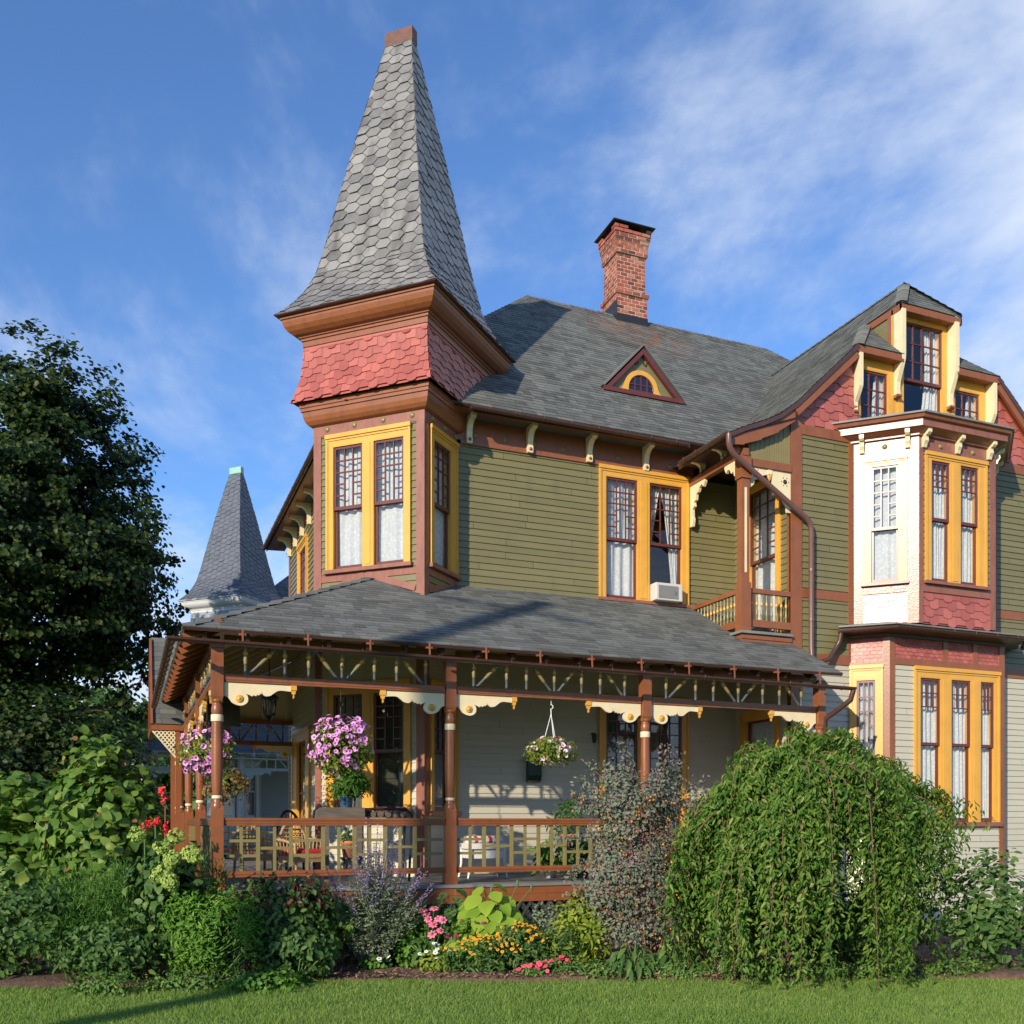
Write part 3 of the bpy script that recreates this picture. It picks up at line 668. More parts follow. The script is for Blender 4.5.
for s_ in (1, -1):                                                   # rake boards under the roof edge
    mb = MB()
    for p0, p1 in zip(WP[4:7], WP[5:8]):
        f = lambda p: (p[0] if s_ > 0 else 2*WX-p[0])
        a = Vector((f(p0), GY+.05, p0[1]-.17)); b = Vector((f(p1), GY+.05, p1[1]-.17))
        mb.bar(a, b, .06, .20, 0, (0, 0, 1))
        a2 = a+Vector((0, .1, -.06)); b2 = b+Vector((0, .1, -.06)); mb.bar(a2, b2, .12, .05)
    mb.build('rake_board', 'brown', H)
window(GW, (13.72, 15.06, 12.36), [(13.86, 14.96)], 10.1, 12.22, style='grid', curtain='right', zm=10.98, sill=.06, moulded=False, label='tall yellow framed window in the middle of the gable')
window(GW, (12.6, 13.60, 11.2), [(12.72, 13.46)], 9.85, 11.0, style='grid3', curtain='right', zm=9.9, sill=.06, moulded=False)
window(GW, (15.20, 16.20, 11.2), [(15.28, 16.02)], 9.85, 11.0, style='grid3', curtain='right', zm=9.9, sill=.06, moulded=False)
mb = MB(); mb.box(GW, 13.60, 13.72, 9.6, 12.38, -.02, .03); mb.box(GW, 15.06, 15.20, 9.6, 12.38, -.02, .03); mb.box(GW, 12.6, 13.6, 9.6, 9.78, -.02, .03); mb.box(GW, 15.2, 16.2, 9.6, 9.78, -.02, .03); mb.box(GW, 13.72, 15.06, 9.6, 10.04, -.02, .03)
mb.build('gable_window_surround', 'yellow', H)
def fin(x, wd, zt, zb, d0, d1, name='scrolled_bracket'):
    """vertical bracket whose front edge curves back to the wall"""
    f2 = Fr((x, 1.07, 0), (0, -1, 0), (0, 0, 1), (1, 0, 0)); h = zt-zb; mb = MB()
    pl = [(0, zt), (d0, zt), (d0, zt-h*.52), (d0*.97, zt-h*.60), (d0*.80, zt-h*.68), (d0*.62, zt-h*.75), (d1*1.05, zt-h*.84), (d1, zt-h*.93), (d1*1.15, zb), (0, zb)]
    mb.prism(f2, pl, -wd/2, wd/2); mb.prism(f2, [(d1*.9, zb-.05), (d1*1.4, zb-.03), (d1*1.4, zb+.01), (0, zb+.01), (0, zb-.05)], -wd/2-.015, wd/2+.015, 1)
    return mb.build(name, ['cream', 'rust'], H)
fin(13.66, .10, 12.30, 10.55, .27, .10); fin(15.12, .10, 12.30, 10.55, .27, .10)
fin(12.56, .09, 11.2, 10.05, .26, .09); fin(16.22, .09, 11.2, 10.05, .26, .09)
for x in (13.63, 15.22):                                             # cheeks of the middle dormer
    mb = MB(); mb.bx(x, x+.03, 1.1, 2.0, 11.35, 12.42); mb.build('dormer_cheek', 'olive', H)
for x in (13.615, 15.26): mb = MB(); mb.bx(x-.012, x+.012, 1.06, 1.24, 11.3, 12.32); mb.build('cheek_trim', 'rust', H)

# ---- upper bay
mb = MB()
bo = [(13.69, 14.21), (14.46, 14.98)]
clap(mb, BF, 6.4, 9.07, 13.5, 15.3, [(a, b, 6.46, 8.92) for a, b in bo])
clap(mb, BR, 6.4, 9.07, .1, BL-.1)
mb.build('bay_upper_wall', 'olive', H)
window(BF, (13.55, 15.18, 9.05), bo, 6.46, 8.92, style='bay', curtain='full', sill=.06, zm=7.72, label='pair of yellow framed sash windows on the front of the bay')
window(BC, (.2, 1.05, 8.98), [(.34, .90)], 6.46, 8.84, style='queen', curtain='full', sill=.06, zm=7.55, label='bay window catching the glare of the sun')
mb = MB()
mb.box(BC, .0, .2, 5.6, 9.35, -.02, .03); mb.box(BC, 1.05, BL+.03, 5.6, 9.35, -.02, .03); mb.box(BC, .2, 1.05, 8.98, 9.35, -.02, .029); mb.box(BC, .2, 1.05, 6.24, 6.40, 0, .029)
mb.build('bay_trim', 'rustgloss', H); mb = MB()
mb.box(BF, 13.38, 13.5, 5.6, 9.07, -.02, .031); mb.box(BF, 15.3, 15.45, 5.6, 9.07, -.02, .031); mb.box(BF, 13.38, 15.45, 9.07, 9.345, -.02, .033); mb.box(BF, 13.5, 15.3, 6.24, 6.40, 0, .033)
mb.box(BR, .0, .1, 5.6, 9.07, -.02, .03); mb.box(BR, BL-.1, BL, 5.6, 9.07, -.02, .03); mb.box(BR, 0.02, BL, 9.07, 9.36, -.02, .028)
mb.build('bay_trim', 'rust', H)
mb = MB()
for fr, a, b, sd in ((BF, 13.5, 15.3, 61), (BC, .2, 1.05, 62), (BR, .1, BL-.1, 63)):
    mb = MB()
    tabs(mb, lambda u, v, w, fr=fr: fr.P(u, v, w), 5.6, 6.25, .165, .24, a, b, 'mixed', .02, seed=sd); mb.poly([fr.P(a, 5.6, -.01), fr.P(b, 5.6, -.01), fr.P(b, 6.25, -.01), fr.P(a, 6.25, -.01)])
    mb.build('bay_shingles', 'redgloss' if fr is BC else 'red', H)
bay = [(12.2, 1.0), B0, B1, B2, B3, (16.8, 1.0)]
bay = [(B0[0]-.36, B0[1]+.36), B1, B2, (B3[0]+.36, B3[1]+.36)]
mb = MB(); mb.sweep(bay, [(.03, 9.34), (.09, 9.35), (.09, 9.38), (.25, 9.46), (.27, 9.465), (.27, 9.59), (.33, 9.61), (.36, 9.67), (.38, 9.675)]); mb.build('bay_cornice', 'rust', H)
mb = MB(); mb.sweep(bay, [(.38, 9.675), (.40, 9.68), (.40, 9.715), (-.9, 9.9)]); mb.build('bay_roof', 'deck', H)
mb = MB()
for fr, us in ((BC, (.18, 1.06)), (BF, (13.5, 14.38, 15.24)), (BR, (.2, 1.0))):
    for u in us:
        f2 = Fr(fr.P(u-.045, 9.40, .03), fr.W, (0, 0, 1), fr.U)
        o = MB(); o.prism(f2, [(0, 0), (.2, 0.07), (.2, -.02), (.15, -.06), (.12, -.05), (.1, -.1), (.11, -.16), (.07, -.22), (.05, -.28), (0, -.28)], 0, .09); o.build('corbel', 'cream', H)
for fr, us in ((BC, (.62,)), (BF, (13.95, 14.82))):
    for u in us: medallion(fr, u, 9.21, .033)
# ---- lower bay with its skirt roof
lo_op = [(13.72, 14.29), (14.55, 15.12), (15.36, 15.78)]
mb = MB()
clap(mb, LF, GZ, 4.8, 13.08, 15.92, [(a, b, 1.6, 4.58) for a, b in lo_op]); clap(mb, LC, GZ, 4.8, 0, LL-.1, [(.13, .53, 1.9, 4.5)]); clap(mb, LR, GZ, 4.8, .1, LL)
mb.build('bay_lower_wall', 'white', H)
window(LF, (13.58, 15.90, 4.78), lo_op, 1.6, 4.58, style='bay', curtain='full', zm=3.2, label='row of yellow framed windows on the ground floor bay')
window(LC, (.02, .66, 4.78), [(.13, .53)], 1.9, 4.5, style='queen', curtain='full', zm=2.95, label='narrow yellow framed window on the angled side of the ground floor bay')
mb = MB()
mb.box(LC, LL-.1, LL+.03, GZ, 5.35, -.02, .034); mb.box(LF, 12.94, 13.08, GZ, 5.35, -.02, .036); mb.box(LF, 15.92, 16.06, GZ, 5.35, -.02, .036); mb.box(LR, 0.03, .1, GZ, 5.35, -.02, .033)
mb.box(LF, 13.08, 15.92, 4.8, 4.93, 0, .035); mb.box(LC, 0, LL-.1, 4.8, 4.86, 0, .033)
for u in (14.42, 15.24): mb.box(LF, u-.06, u+.06, 4.93, 5.4, 0, .034)
mb.build('bay_lower_trim', 'brown', H)
mb = MB()
for fr, a, b, sd in ((LF, 13.08, 15.92, 71), (LC, 0, LL-.1, 72), (LR, .1, LL, 73)):
    tabs(mb, lambda u, v, w, fr=fr: fr.P(u, v, w), 4.86, 5.42, .075, .14, a, b, 'round', .016, seed=sd); mb.poly([fr.P(a, 4.8, -.01), fr.P(b, 4.8, -.01), fr.P(b, 5.42, -.01), fr.P(a, 5.42, -.01)])
mb.build('bay_lower_shingles', 'red', H)
lob = [(A0[0]-.12, A0[1]+.12), A1, A2, (A3[0]+.12, A3[1]+.12)]
mb = MB(); mb.sweep(lob, [(.02, 5.34), (.06, 5.35), (.07, 5.40), (.33, 5.44), (.34, 5.52)]); mb.build('bay_soffit', 'dark', H)
mb = MB(); mb.sweep(lob, [(.34, 5.52), (.40, 5.53), (.40, 5.56), (-.33, 5.72)]); mb.build('bay_skirt_roof', 'deck', H)
g_ = offset(lob, .44); gutter([(g_[0][0], g_[0][1], 5.46), (g_[1][0], g_[1][1], 5.48), (g_[2][0], g_[2][1], 5.48), (g_[3][0], g_[3][1], 5.46)], .06)
mb = MB(); mb.tube([(g_[0][0]+.05, g_[0][1]-.02, 5.42), (g_[0][0]+.04, g_[0][1], 5.26), (g_[0][0]-.02, g_[0][1]+.06, 5.10), (11.72, .80, 4.86), (11.42, .84, 4.76)], .05, 10); mb.build('downspout', 'dark', H)
# ---- triangular roof dormer
DYF = 4.02
DF = Fr((0, DYF, 0), (1, 0, 0)); dx0, dx1, dz0, dpx, dpz = 8.25, 10.19, 10.99, 9.20, 12.04
mb = MB(); mb.prism(DF, [(dx0+.1, dz0), (dx1-.1, dz0), (dpx, dpz-.14)], -.25, .0); drm = mb.build('eyebrow_dormer', 'olive', H)
mb = MB()
for a, b in (((dx0-.03, dz0), (dpx, dpz)), ((dx1+.03, dz0), (dpx, dpz))):
    A = DF.P(a[0], a[1], .13); B_ = DF.P(b[0], b[1], .13); A2 = DF.P(a[0], a[1]+.04, -1.2); B2_ = DF.P(b[0], b[1]+.04, -1.6)
    dz = Vector((0, 0, .04)); mb.add([A, B_, B2_, A2, A+dz, B_+dz, B2_+dz, A2+dz], [(0, 1, 2, 3), (4, 7, 6, 5), (0, 4, 5, 1), (3, 2, 6, 7)])
mb.build('dormer_roof', 'asphalt', drm)
mb = MB()
for s_, (a, b) in ((1, ((dx0, dz0-.02), (dpx, dpz-.05))), (-1, ((dx1, dz0-.02), (dpx, dpz-.05)))):
    d = Vector((b[0]-a[0], b[1]-a[1])).normalized(); n_ = Vector((d.y, -d.x))*s_*.13
    mb.prism(DF, [a, b, (b[0], b[1]-.13), (a[0]+.12*s_, a[1])], .0, .10)
mb.box(DF, dx0-.02, dx1+.02, dz0-.07, dz0+.02, -.05, .12)
mb.build('dormer_trim', 'maroon', drm)
mb = MB(); cx_, r_ = dpx-.02, .43
pl = [(cx_-.60, dz0+.02), (cx_-.53, dz0+.05), (cx_-.46, dz0+.09), (cx_-.43, dz0+.15)]+[(cx_+.42*math.cos(t), dz0+.13+.40*math.sin(t)) for t in [PI*(.95-.9*k/12) for k in range(13)]]+[(cx_+.43, dz0+.15), (cx_+.46, dz0+.09), (cx_+.53, dz0+.05), (cx_+.60, dz0+.02)]
inn = [(cx_+.38*math.cos(t), dz0+.13+.38*math.sin(t)) for t in [PI*k/12 for k in range(13)]]
out_ = pl
# yellow arch: outer outline minus the half-round light, built as a strip
no = len(pl)
for w in (.035,):
    ang = [PI-PI*k/20 for k in range(21)]
    ip = [(cx_+.31*math.cos(t), dz0+.12+.31*math.sin(t)) for t in ang]; ip = [(ip[0][0], dz0+.02)]+ip+[(ip[-1][0], dz0+.02)]
    cum = [0]
    for a, b in zip(pl, pl[1:]): cum.append(cum[-1]+math.hypot(b[0]-a[0], b[1]-a[1]))
    op = [(float(np.interp(k/(len(ip)-1)*cum[-1], cum, [p[0] for p in pl])), float(np.interp(k/(len(ip)-1)*cum[-1], cum, [p[1] for p in pl]))) for k in range(len(ip))]
    P3 = [DF.P(*p, w) for p in op]+[DF.P(*p, w) for p in ip]; n_ = len(ip)
    mb.add(P3+[DF.P(*p, 0) for p in op]+[DF.P(*p, 0) for p in ip], [(k, k+1, n_+k+1, n_+k) for k in range(n_-1)]+[(k, k+1, 2*n_+k+1, 2*n_+k) for k in range(n_-1)]+[(n_+k, n_+k+1, 3*n_+k+1, 3*n_+k) for k in range(n_-1)])
mb.build('arched_casing', 'yellow', drm)
mb = MB(); mb.poly([DF.P(cx_+.315*math.cos(t), dz0+.12+.315*math.sin(t), .004) for t in ang]+[DF.P(cx_+.315, dz0+.02, .004), DF.P(cx_-.315, dz0+.02, .004)][:2]); mb.build('pane', mat('dark_blue_window_glass', (.012, .018, .04), .05, .1, 3, spec=.8), drm)
mb = MB()
for x in (-.15, 0, .15): mb.box(DF, cx_+x-.012, cx_+x+.012, dz0+.06, dz0+.12+math.sqrt(.31**2-x*x), .006, .022)
mb.box(DF, cx_-.29, cx_+.29, dz0+.2, dz0+.22, .006, .02); mb.box(DF, cx_-.31, cx_+.31, dz0+.02, dz0+.08, .006, .03)
mb.tube([DF.P(cx_+.30*math.cos(t), dz0+.12+.30*math.sin(t), .012) for t in ang], .018, 6); mb.build('sash', 'maroon', drm)
mb = MB()
for s_ in (-1, 1): mb.tube([DF.P(cx_+s_*.06, dpz-.33, .004), DF.P(cx_+s_*.075, dpz-.37, .004), DF.P(cx_+s_*.12, dpz-.40, .004), DF.P(cx_+s_*.16, dpz-.31, .004)], [.022, .016, .02, .008], 6)
mb.build('carved_ornament', 'dark', drm)

# ---- chimney
chx0, chx1, chy0, chy1 = 10.54, 11.36, 7.86, 8.66
def chim_grow(z):
    if z < 15.32: return .035
    if z < 15.46: return .08
    if z < 16.42: return .0
    if z < 16.62: return .05
    return .05+min(.07, (z-16.6)*.2)
mb = MB(); mo = MB(); z = 14.2; row = 0; bh = .098
while z < 17.13:
    g = chim_grow(z); x0, x1, y0, y1 = chx0-g, chx1+g, chy0-g, chy1+g
    if z < 16.93: mo.bx(x0+.007, x1-.007, y0+.007, y1-.007, z, z+bh)
    nb = 4
    for side in range(4):
        a, b = ((x0, x1), (y0, y1))[side % 2]; L_ = (b-a)/nb
        for k in range(-1, nb+1):
            s0 = a+L_*(k+(.5 if (row+side//1) % 2 else 0)); s1 = s0+L_-.024; s0 = max(s0, a); s1 = min(s1, b)
            if s1-s0 < .03: continue
            if z > 16.98 and a+.26 < (s0+s1)/2 < b-.26: continue
            j = rnd.uniform(-.004, .004); t_ = .05
            if side == 0: mb.bx(s0, s1, y0+j, y0+t_, z+.011, z+bh-.011)
            elif side == 2: mb.bx(s0, s1, y1-t_, y1+j, z+.011, z+bh-.011)
            elif side == 1: mb.bx(x1-t_, x1-.001+j, s0+.002, s1-.002, z+.0115, z+bh-.0115)
            else: mb.bx(x0+.001+j, x0+t_, s0+.002, s1-.002, z+.0115, z+bh-.0115)
    z += bh; row += 1
ch = mb.build('chimney', 'brick', main_roof); mo.build('chimney_mortar', 'mortar', main_roof)
mo = MB(); mo.bx(chx0+.1, chx1-.1, chy0+.1, chy1-.1, 16.9, 17.16); mo.build('chimney_flue', 'room', main_roof)
mb = MB(); mb.bx(chx0-.2, chx1+.2, chy0-.2, chy1+.2, 17.17, 17.195); mb.build('chimney_cap', 'capm', main_roof)
mb = MB(); mb.bx(chx0-.045, chx1+.045, chy0-.06, chy0-.037, 14.5, 14.84); mb.poly([(chx0-.04, chy0-.05, 14.5), (chx0-.04, chy1, 14.7), (chx0-.04, chy1, 15.2), (chx0-.04, chy0-.05, 15.2)]); mb.build('chimney_flashing', 'capm', main_roof)

# ---- porch: deck, roof, posts, rails, friezes
PM = .517; PE = -.5; PZ0 = 4.36; LSp = math.hypot(1, PM); kp = 1/LSp
pr_, _ = roof_plane('porch_roof', (0, PE, PZ0), (1, 0, 0), (0, 1, PM), 3.55*LSp, lambda v: PE+v*kp, lambda v: 11.02, 81)
pl_, _ = roof_plane('porch_side_roof', (PE, 0, PZ0), (0, -1, 0), (1, 0, PM), 3.5*LSp, lambda v: -12.9, lambda v: -PE-v*kp, 82)
mb = MB(); caps(mb, (PE, PE, PZ0), (2.95, 2.95, PZ0+3.45*PM), 15, Vector((1, 0, 0)), Vector((0, 1, 0)), .17, .03); mb.build('ridge_shingles', 'asphalt', pr_)
mb = MB()
zc = lambda t: PZ0+(t-PE)*PM-.14
mb.poly([(0, 0, zc(0)), (11.0, 0, zc(0)), (11.0, 3.0, zc(3)), (3.0, 3.0, zc(3))]); mb.poly([(0, 0, zc(0)), (3, 3, zc(3)), (3, 12.7, zc(3)), (0, 12.7, zc(0))])
mb.build('porch_ceiling', 'ceil', H)
mb = MB()
for k in range(1, 12): mb.bar((.05, 1.0*k+.3, zc(.05)-.05), (2.95, 1.0*k+.3, zc(2.95)-.05), .07, .1) if 1.0*k+.3 > 3.0 else None
for k in range(1, 11): mb.bar((1.0*k, .05, zc(.05)-.05), (1.0*k, min(2.95, 1.0*k), zc(min(2.95, k))-.05), .07, .1)
mb.build('porch_rafters', 'ceil', H)
for k in range(19):
    x = -.2+.59*k; mb = MB(); mb.bar((x, .05, zc(.05)+.02), (x, PE+.12, zc(PE)+.05), .06, .10); mb.build('rafter_tail', 'dark', H)  # front tails coloured dark to stand for the shade under the roof edge
for k in range(14):
    y = -.2+.62*k; mb = MB(); mb.bar((.05, y, zc(.05)+.02), (PE+.03, y, zc(PE)+.03), .06, .12); mb.build('rafter_tail', 'brown', H)
gutter([(PE-.16, 8.35, 4.16), (PE-.16, PE-.16, 4.17), (11.16, PE-.16, 4.09)], .062)
for k in range(12):
    x = .3+.92*k; mb = MB(); mb.bar((x, PE-.09, 4.36), (x, PE-.11, 4.12), .025, .012); mb.bx(x-.05, x+.05, PE-.088, PE-.03, 4.27, 4.30); mb.build('gutter_hanger', 'brown', H)
for k in range(9):
    y = .3+.95*k; mb = MB(); mb.bar((PE-.09, y, 4.36), (PE-.11, y, 4.15), .025, .012); mb.build('gutter_hanger', 'brown', H)
mb = MB(); mb.tube([(11.13, PE-.16, 4.04), (11.1, PE-.12, 3.86), (11.0, PE+.1, 3.7), (10.95, -.08, 3.55), (10.95, -.05, 3.2), (10.95, -.05, .3)], .05, 10); mb.build('downspout', 'dark', H)
mb = MB()
mb.bx(-.22, 11.05, -.24, 2.98, .55, .60); mb.bx(-.22, 2.95, 2.98, 12.8, .55, .60)
for k in range(1, 100):
    if .12*k < 3.2-.02: pass
mb.build('porch_deck', 'deck', H)
mb = MB(); mb.bx(-.2, 11.03, -.215, -.185, .30, .545); mb.bx(-.2, -.17, -.18, 12.7, .30, .545); mb.bx(-.2, 11.03, -.222, -.216, .43, .445); mb.build('deck_fascia', 'brown', H)
mb = MB()
for x in [-.2+.17*k for k in range(66)]:
    for s_ in (1, -1):
        a, b = (x, .30), (x+s_*.6, GZ-.1)
        mb.bar((a[0], -.19+.006*s_, a[1]), (b[0], -.19+.006*s_, b[1]), .045, .01, 0, (0, 1, 0))
for y in [.0+.3*k for k in range(42)]:
    for s_ in (1, -1): mb.bar((-.19+.006*s_, y, .30), (-.19+.006*s_, y+s_*.6, GZ-.1), .045, .01, 0, (1, 0, 0))
mb.build('lattice_skirt', 'lat', H)
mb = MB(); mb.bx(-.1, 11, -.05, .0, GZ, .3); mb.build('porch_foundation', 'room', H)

PX_ = [0, 3.57, 7.13, 10.87]; PYS = [3.57, 7.14, 10.71]
def post(x, y):
    mb = MB(); s = .084
    mb.bx(x-s, x+s, y-s, y+s, .6, 1.78); mb.bx(x-s-.015, x+s+.015, y-s-.015, y+s+.015, .6, .78)
    # chamfered shoulder, turned shaft, vase, upper block
    sh = lambda r, z: [(x-r, y-r, z), (x+r, y-r, z), (x+r, y+r, z), (x-r, y+r, z)]
    def loft(a, b): mb.add(a+b, [(k, (k+1) % 4, 4+(k+1) % 4, 4+k) for k in range(4)])
    loft(sh(s, 1.78), sh(.06, 1.9)); loft(sh(.06, 3.36), sh(s, 3.45))
    mb.lathe((x, y, 0), [(.085, 1.80), (.092, 1.84), (.075, 1.88), (.066, 1.92), (.066, 1.945)], 16)
    mb.lathe((x, y, 0), [(.072, 1.945), (.076, 1.955), (.076, 1.985), (.072, 1.99)], 16, 1)
    mb.lathe((x, y, 0), [(.066, 1.99), (.07, 2.02), (.082, 2.3), (.085, 2.55), (.082, 2.8), (.076, 3.06), (.076, 3.08)], 16)
    mb.lathe((x, y, 0), [(.086, 3.08), (.088, 3.09), (.088, 3.17), (.084, 3.18)], 16, 1)
    mb.lathe((x, y, 0), [(.074, 3.18), (.082, 3.22), (.083, 3.27), (.07, 3.33), (.06, 3.35), (.085, 3.37), (.085, 3.40), (.06, 3.42)], 16)
    mb.bx(x-s, x+s, y-s, y+s, 3.45, 4.28); mb.bx(x-s-.02, x+s+.02, y-s-.02, y+s+.02, 4.16, 4.24)
    return mb.build('porch_post', ['brown', 'cream'], H)
for x in PX_: post(x, 0)
for y in PYS: post(0, y)
BPL = [(0, 0), (1.03, 0), (1.03, -.05), (.956, -.095), (.83, -.085), (.79, -.088), (.754, -.10), (.70, -.14), (.67, -.165), (.643, -.176), (.60, -.183), (.57, -.176), (.545, -.15), (.535, -.115), (.528, -.155), (.505, -.150), (.495, -.175), (.467, -.165), (.45, -.188), (.415, -.175), (.395, -.195), (.368, -.18), (.34, -.17), (.305, -.16), (.325, -.18), (.338, -.22), (.338, -.257), (.328, -.285), (.305, -.31), (.275, -.328), (.24, -.338), (.2, -.336), (.165, -.327), (.13, -.312), (.1, -.29), (.075, -.255), (.055, -.23), (.03, -.21), (0, -.2)]
def scroll(fr, u, s_):
    """cream fretwork bracket springing from a post at u towards s_"""
    f2 = Fr(fr.P(u, 3.665, -.02), fr.U*s_, (0, 0, 1), fr.W); mb = MB(); mb.prism(f2, BPL, 0, .045); b = mb.build('fretwork_bracket', 'cream', H)
    mb = MB(); mb.lathe(f2.P(.21, -.235, .045), [(.058, 0), (.058, .012), (.045, .02), (.03, .016), (.02, .03), (0, .034)], 14, 0, f2.W); mb.build('rosette', 'yellow', b)
    mb = MB(); mb.box(f2, .955, 1.045, -.075, .012, -.012, .058); mb.prism(f2, [(.965, -.075), (1.035, -.075), (1.025, -.13), (1.005, -.14), (1.012, -.175), (1.0, -.2), (.988, -.175), (.995, -.14), (.975, -.13)], .0, .045); mb.build('pendant', 'yellow', b)
FB = []
def frieze(fr, u0, u1):
    """spindle frieze between two posts: beam, turned spindles, fans"""
    mb = MB(); L_ = u1-u0
    mb.box(fr, u0, u1, 3.67, 3.78, -.05, .05); mb.box(fr, u0, u1, 3.70, 3.75, .05, .058); mb.box(fr, u0, u1, 4.24, 4.36, -.05, .05)
    FB.append(mb.build('frieze_beam', 'brown', H))
    beam = bpy.context.scene.collection.objects[-1] if False else FB[-1]; za, zb = 3.78, 4.24
    def spin(a, b, name='spindle'):
        mb = MB(); A = fr.P(*a, 0); B_ = fr.P(*b, 0); P_ = lambda t: A+(B_-A)*t
        mb.tube([P_(0), P_(.34), P_(.37)], [.024, .024, .030], 8, 1)
        mb.tube([P_(.37), P_(.52), P_(.66)], [.026, .032, .028], 8, 0); mb.tube([P_(.66), P_(.69), P_(.73), P_(.76)], [.03, .036, .036, .03], 8, 2)
        mb.tube([P_(.76), P_(.86)], .026, 8, 0); mb.tube([P_(.86), P_(1)], .024, 8, 1); mb.build(name, ['grid', 'bluegrey', 'yellow'], beam)
    for f in (.09, .26, .365, .515, .665, .77, .91): spin((u0+L_*f, za), (u0+L_*f, zb))
    for f, g in ((.105, .225), (.495, .395), (.535, .635), (.895, .79)): spin((u0+L_*f, za+.02), (u0+L_*g, zb-.03), 'slanting_spindle')
def rail(fr, u0, u1, units):
    mb = MB()
    mb.box(fr, u0, u1, 1.545, 1.62, -.045, .045); mb.box(fr, u0, u1, 1.62, 1.66, -.06, .06); mb.box(fr, u0, u1, 1.575, 1.595, .045, .055)
    mb.box(fr, u0, u1, .78, .87, -.04, .04); mb.box(fr, u0, u1, .82, .845, .04, .05); mb.build('porch_handrail', 'brown', H)
    mb = MB(); L_ = (u1-u0)/units; z0, z1 = .87, 1.545; t = .028
    for k in range(units):
        a, b = u0+L_*k, u0+L_*(k+1); m_ = (a+b)/2
        mb.box(fr, b-t, b+t, z0, z1, -.02, .02) if k < units-1 else None
        if k % 2 == 0:
            mb.box(fr, m_-t*.8, m_+t*.8, z0, z1, -.016, .016)
            for z in (z0+(z1-z0)/3, z0+(z1-z0)*2/3): mb.box(fr, a+t, b-t, z-t*.8, z+t*.8, -.014, .014)
        else:
            z = (z0+z1)/2; mb.box(fr, a+t, b-t, z-t*.8, z+t*.8, -.014, .014)
            mb.box(fr, m_-t*.8, m_+t*.8, z0, z1, -.0165, .0165)
    mb.build('rail_grid', 'grid', H)
PF = Fr((0, 0, 0), (1, 0, 0)); PS = Fr((0, 0, 0), (0, -1, 0)); PB = Fr((0, 12.5, 0), (1, 0, 0))
for i, (a, b) in enumerate(zip(PX_, PX_[1:])):
    frieze(PF, a+.1, b-.1); scroll(PF, a+.1, 1); scroll(PF, b-.1, -1)
    if i < 2: rail(PF, a+.1, b-.1, 7)
rail(PF, 8.95, 10.77, 4)
ys = [0]+PYS
for i, (a, b) in enumerate(zip(ys, ys[1:])):
    frieze(PS, -b+.1, -a-.1); scroll(PS, -a-.1, -1); scroll(PS, -b+.1, 1)
    if i < 2: rail(PS, -b+.1, -a-.1, 7)
frieze(PB, .1, 2.95); scroll(PB, .1, 1); scroll(PB, 2.95, -1); rail(PB, .1, 2.95, 6); post(0, 12.5)
mb = MB(); mb.poly([(.02, 12.6, 4.3), (2.96, 12.6, 4.3), (2.96, 12.6, 5.98), (.02, 12.6, 4.5)])
for k in range(5): x = .35+.6*k; mb.bx(x, x+.08, 12.53, 12.59, 4.36, zc(x)-.02)
mb.build('porch_end_panel', 'cream', H)
# stairs down to the garden with a brown handrail
mb = MB()
for k in range(6): mb.bx(7.25, 8.85, -.24-.27*(k+1), -.24-.27*k-.001, GZ-.02, .55-.183*(k+.0)-.18+.0)
mb.build('porch_steps', 'deck', H)
for x in (7.2, 8.9):
    mb = MB(); mb.bx(x-.06, x+.06, -1.86, -1.74, GZ, .72); mb.lathe((x, -1.8, .72), [(.075, 0), (.075, .03), (.04, .05), (.06, .1), (0, .15)], 12); mb.build('stair_post', 'brown', H)
    mb = MB(); mb.bar((x, -.1, 1.55), (x, -1.8, .58), .07, .09); mb.bar((x, -.1, .85), (x, -1.8, -.1), .05, .07)
    for k in range(1, 8): y = -.1-1.7*k/8; mb.bar((x, y, .88-.95*k/8), (x, y, 1.5-.97*k/8), .03, .03, 0, (0, 1, 0))
    mb.build('stair_rail', 'brown', H)
# side entrance gable at the far end of the left porch
PG = Fr((-.68, 0, 0), (0, -1, 0)); py0, py1, pyr, pzr, pze = 8.62, 11.4, 10.0, 5.95, 3.80
for sgn, name in ((1, 'a'), (-1, 'b')):
    ye = py0 if sgn > 0 else py1; a = Vector((-.68, ye, pze)); b = Vector((1.2, ye, pze)); up = Vector((0, pyr-ye, pzr-pze))
    S = plane_surf(a, (1, 0, 0), up); mb = MB(); tabs(mb, S, 0, up.length, .142, .3, 0, 1.9, 'square', .011, .5, 91); mb.poly([S(0, 0, -.005), S(1.9, 0, -.005), S(1.9, up.length, -.005), S(0, up.length, -.005)])
    pg = mb.build('entrance_roof', 'asphalt', H)
mb = MB()
mb.bar((-.7, py0, pze-.06), (-.7, pyr, pzr-.08), .05, .2); mb.bar((-.7, py1, pze-.06), (-.7, pyr, pzr-.08), .05, .2); mb.bx(-.72, .2, py0-.04, py0+.06, pze-.14, pze-.02); mb.bx(-.72, -.62, py0, py1, pze-.16, pze-.03)
mb.build('entrance_trim', 'brown', H)
mb = MB(); mb.add([(-.6, py0, pze), (-.6, py1, pze), (-.6, pyr, pzr-.1)], [(0, 1, 2)]); mb.build('entrance_gable', 'brown', H)
for y in (py0, py1-.1): mb = MB(); mb.bx(-.2, -.1, y, y+.1, GZ, pze-.14); mb.build('entrance_post', 'brown', H)
fw = Fr((0, py0+.03, 0), (1, 0, 0)); mb = MB()
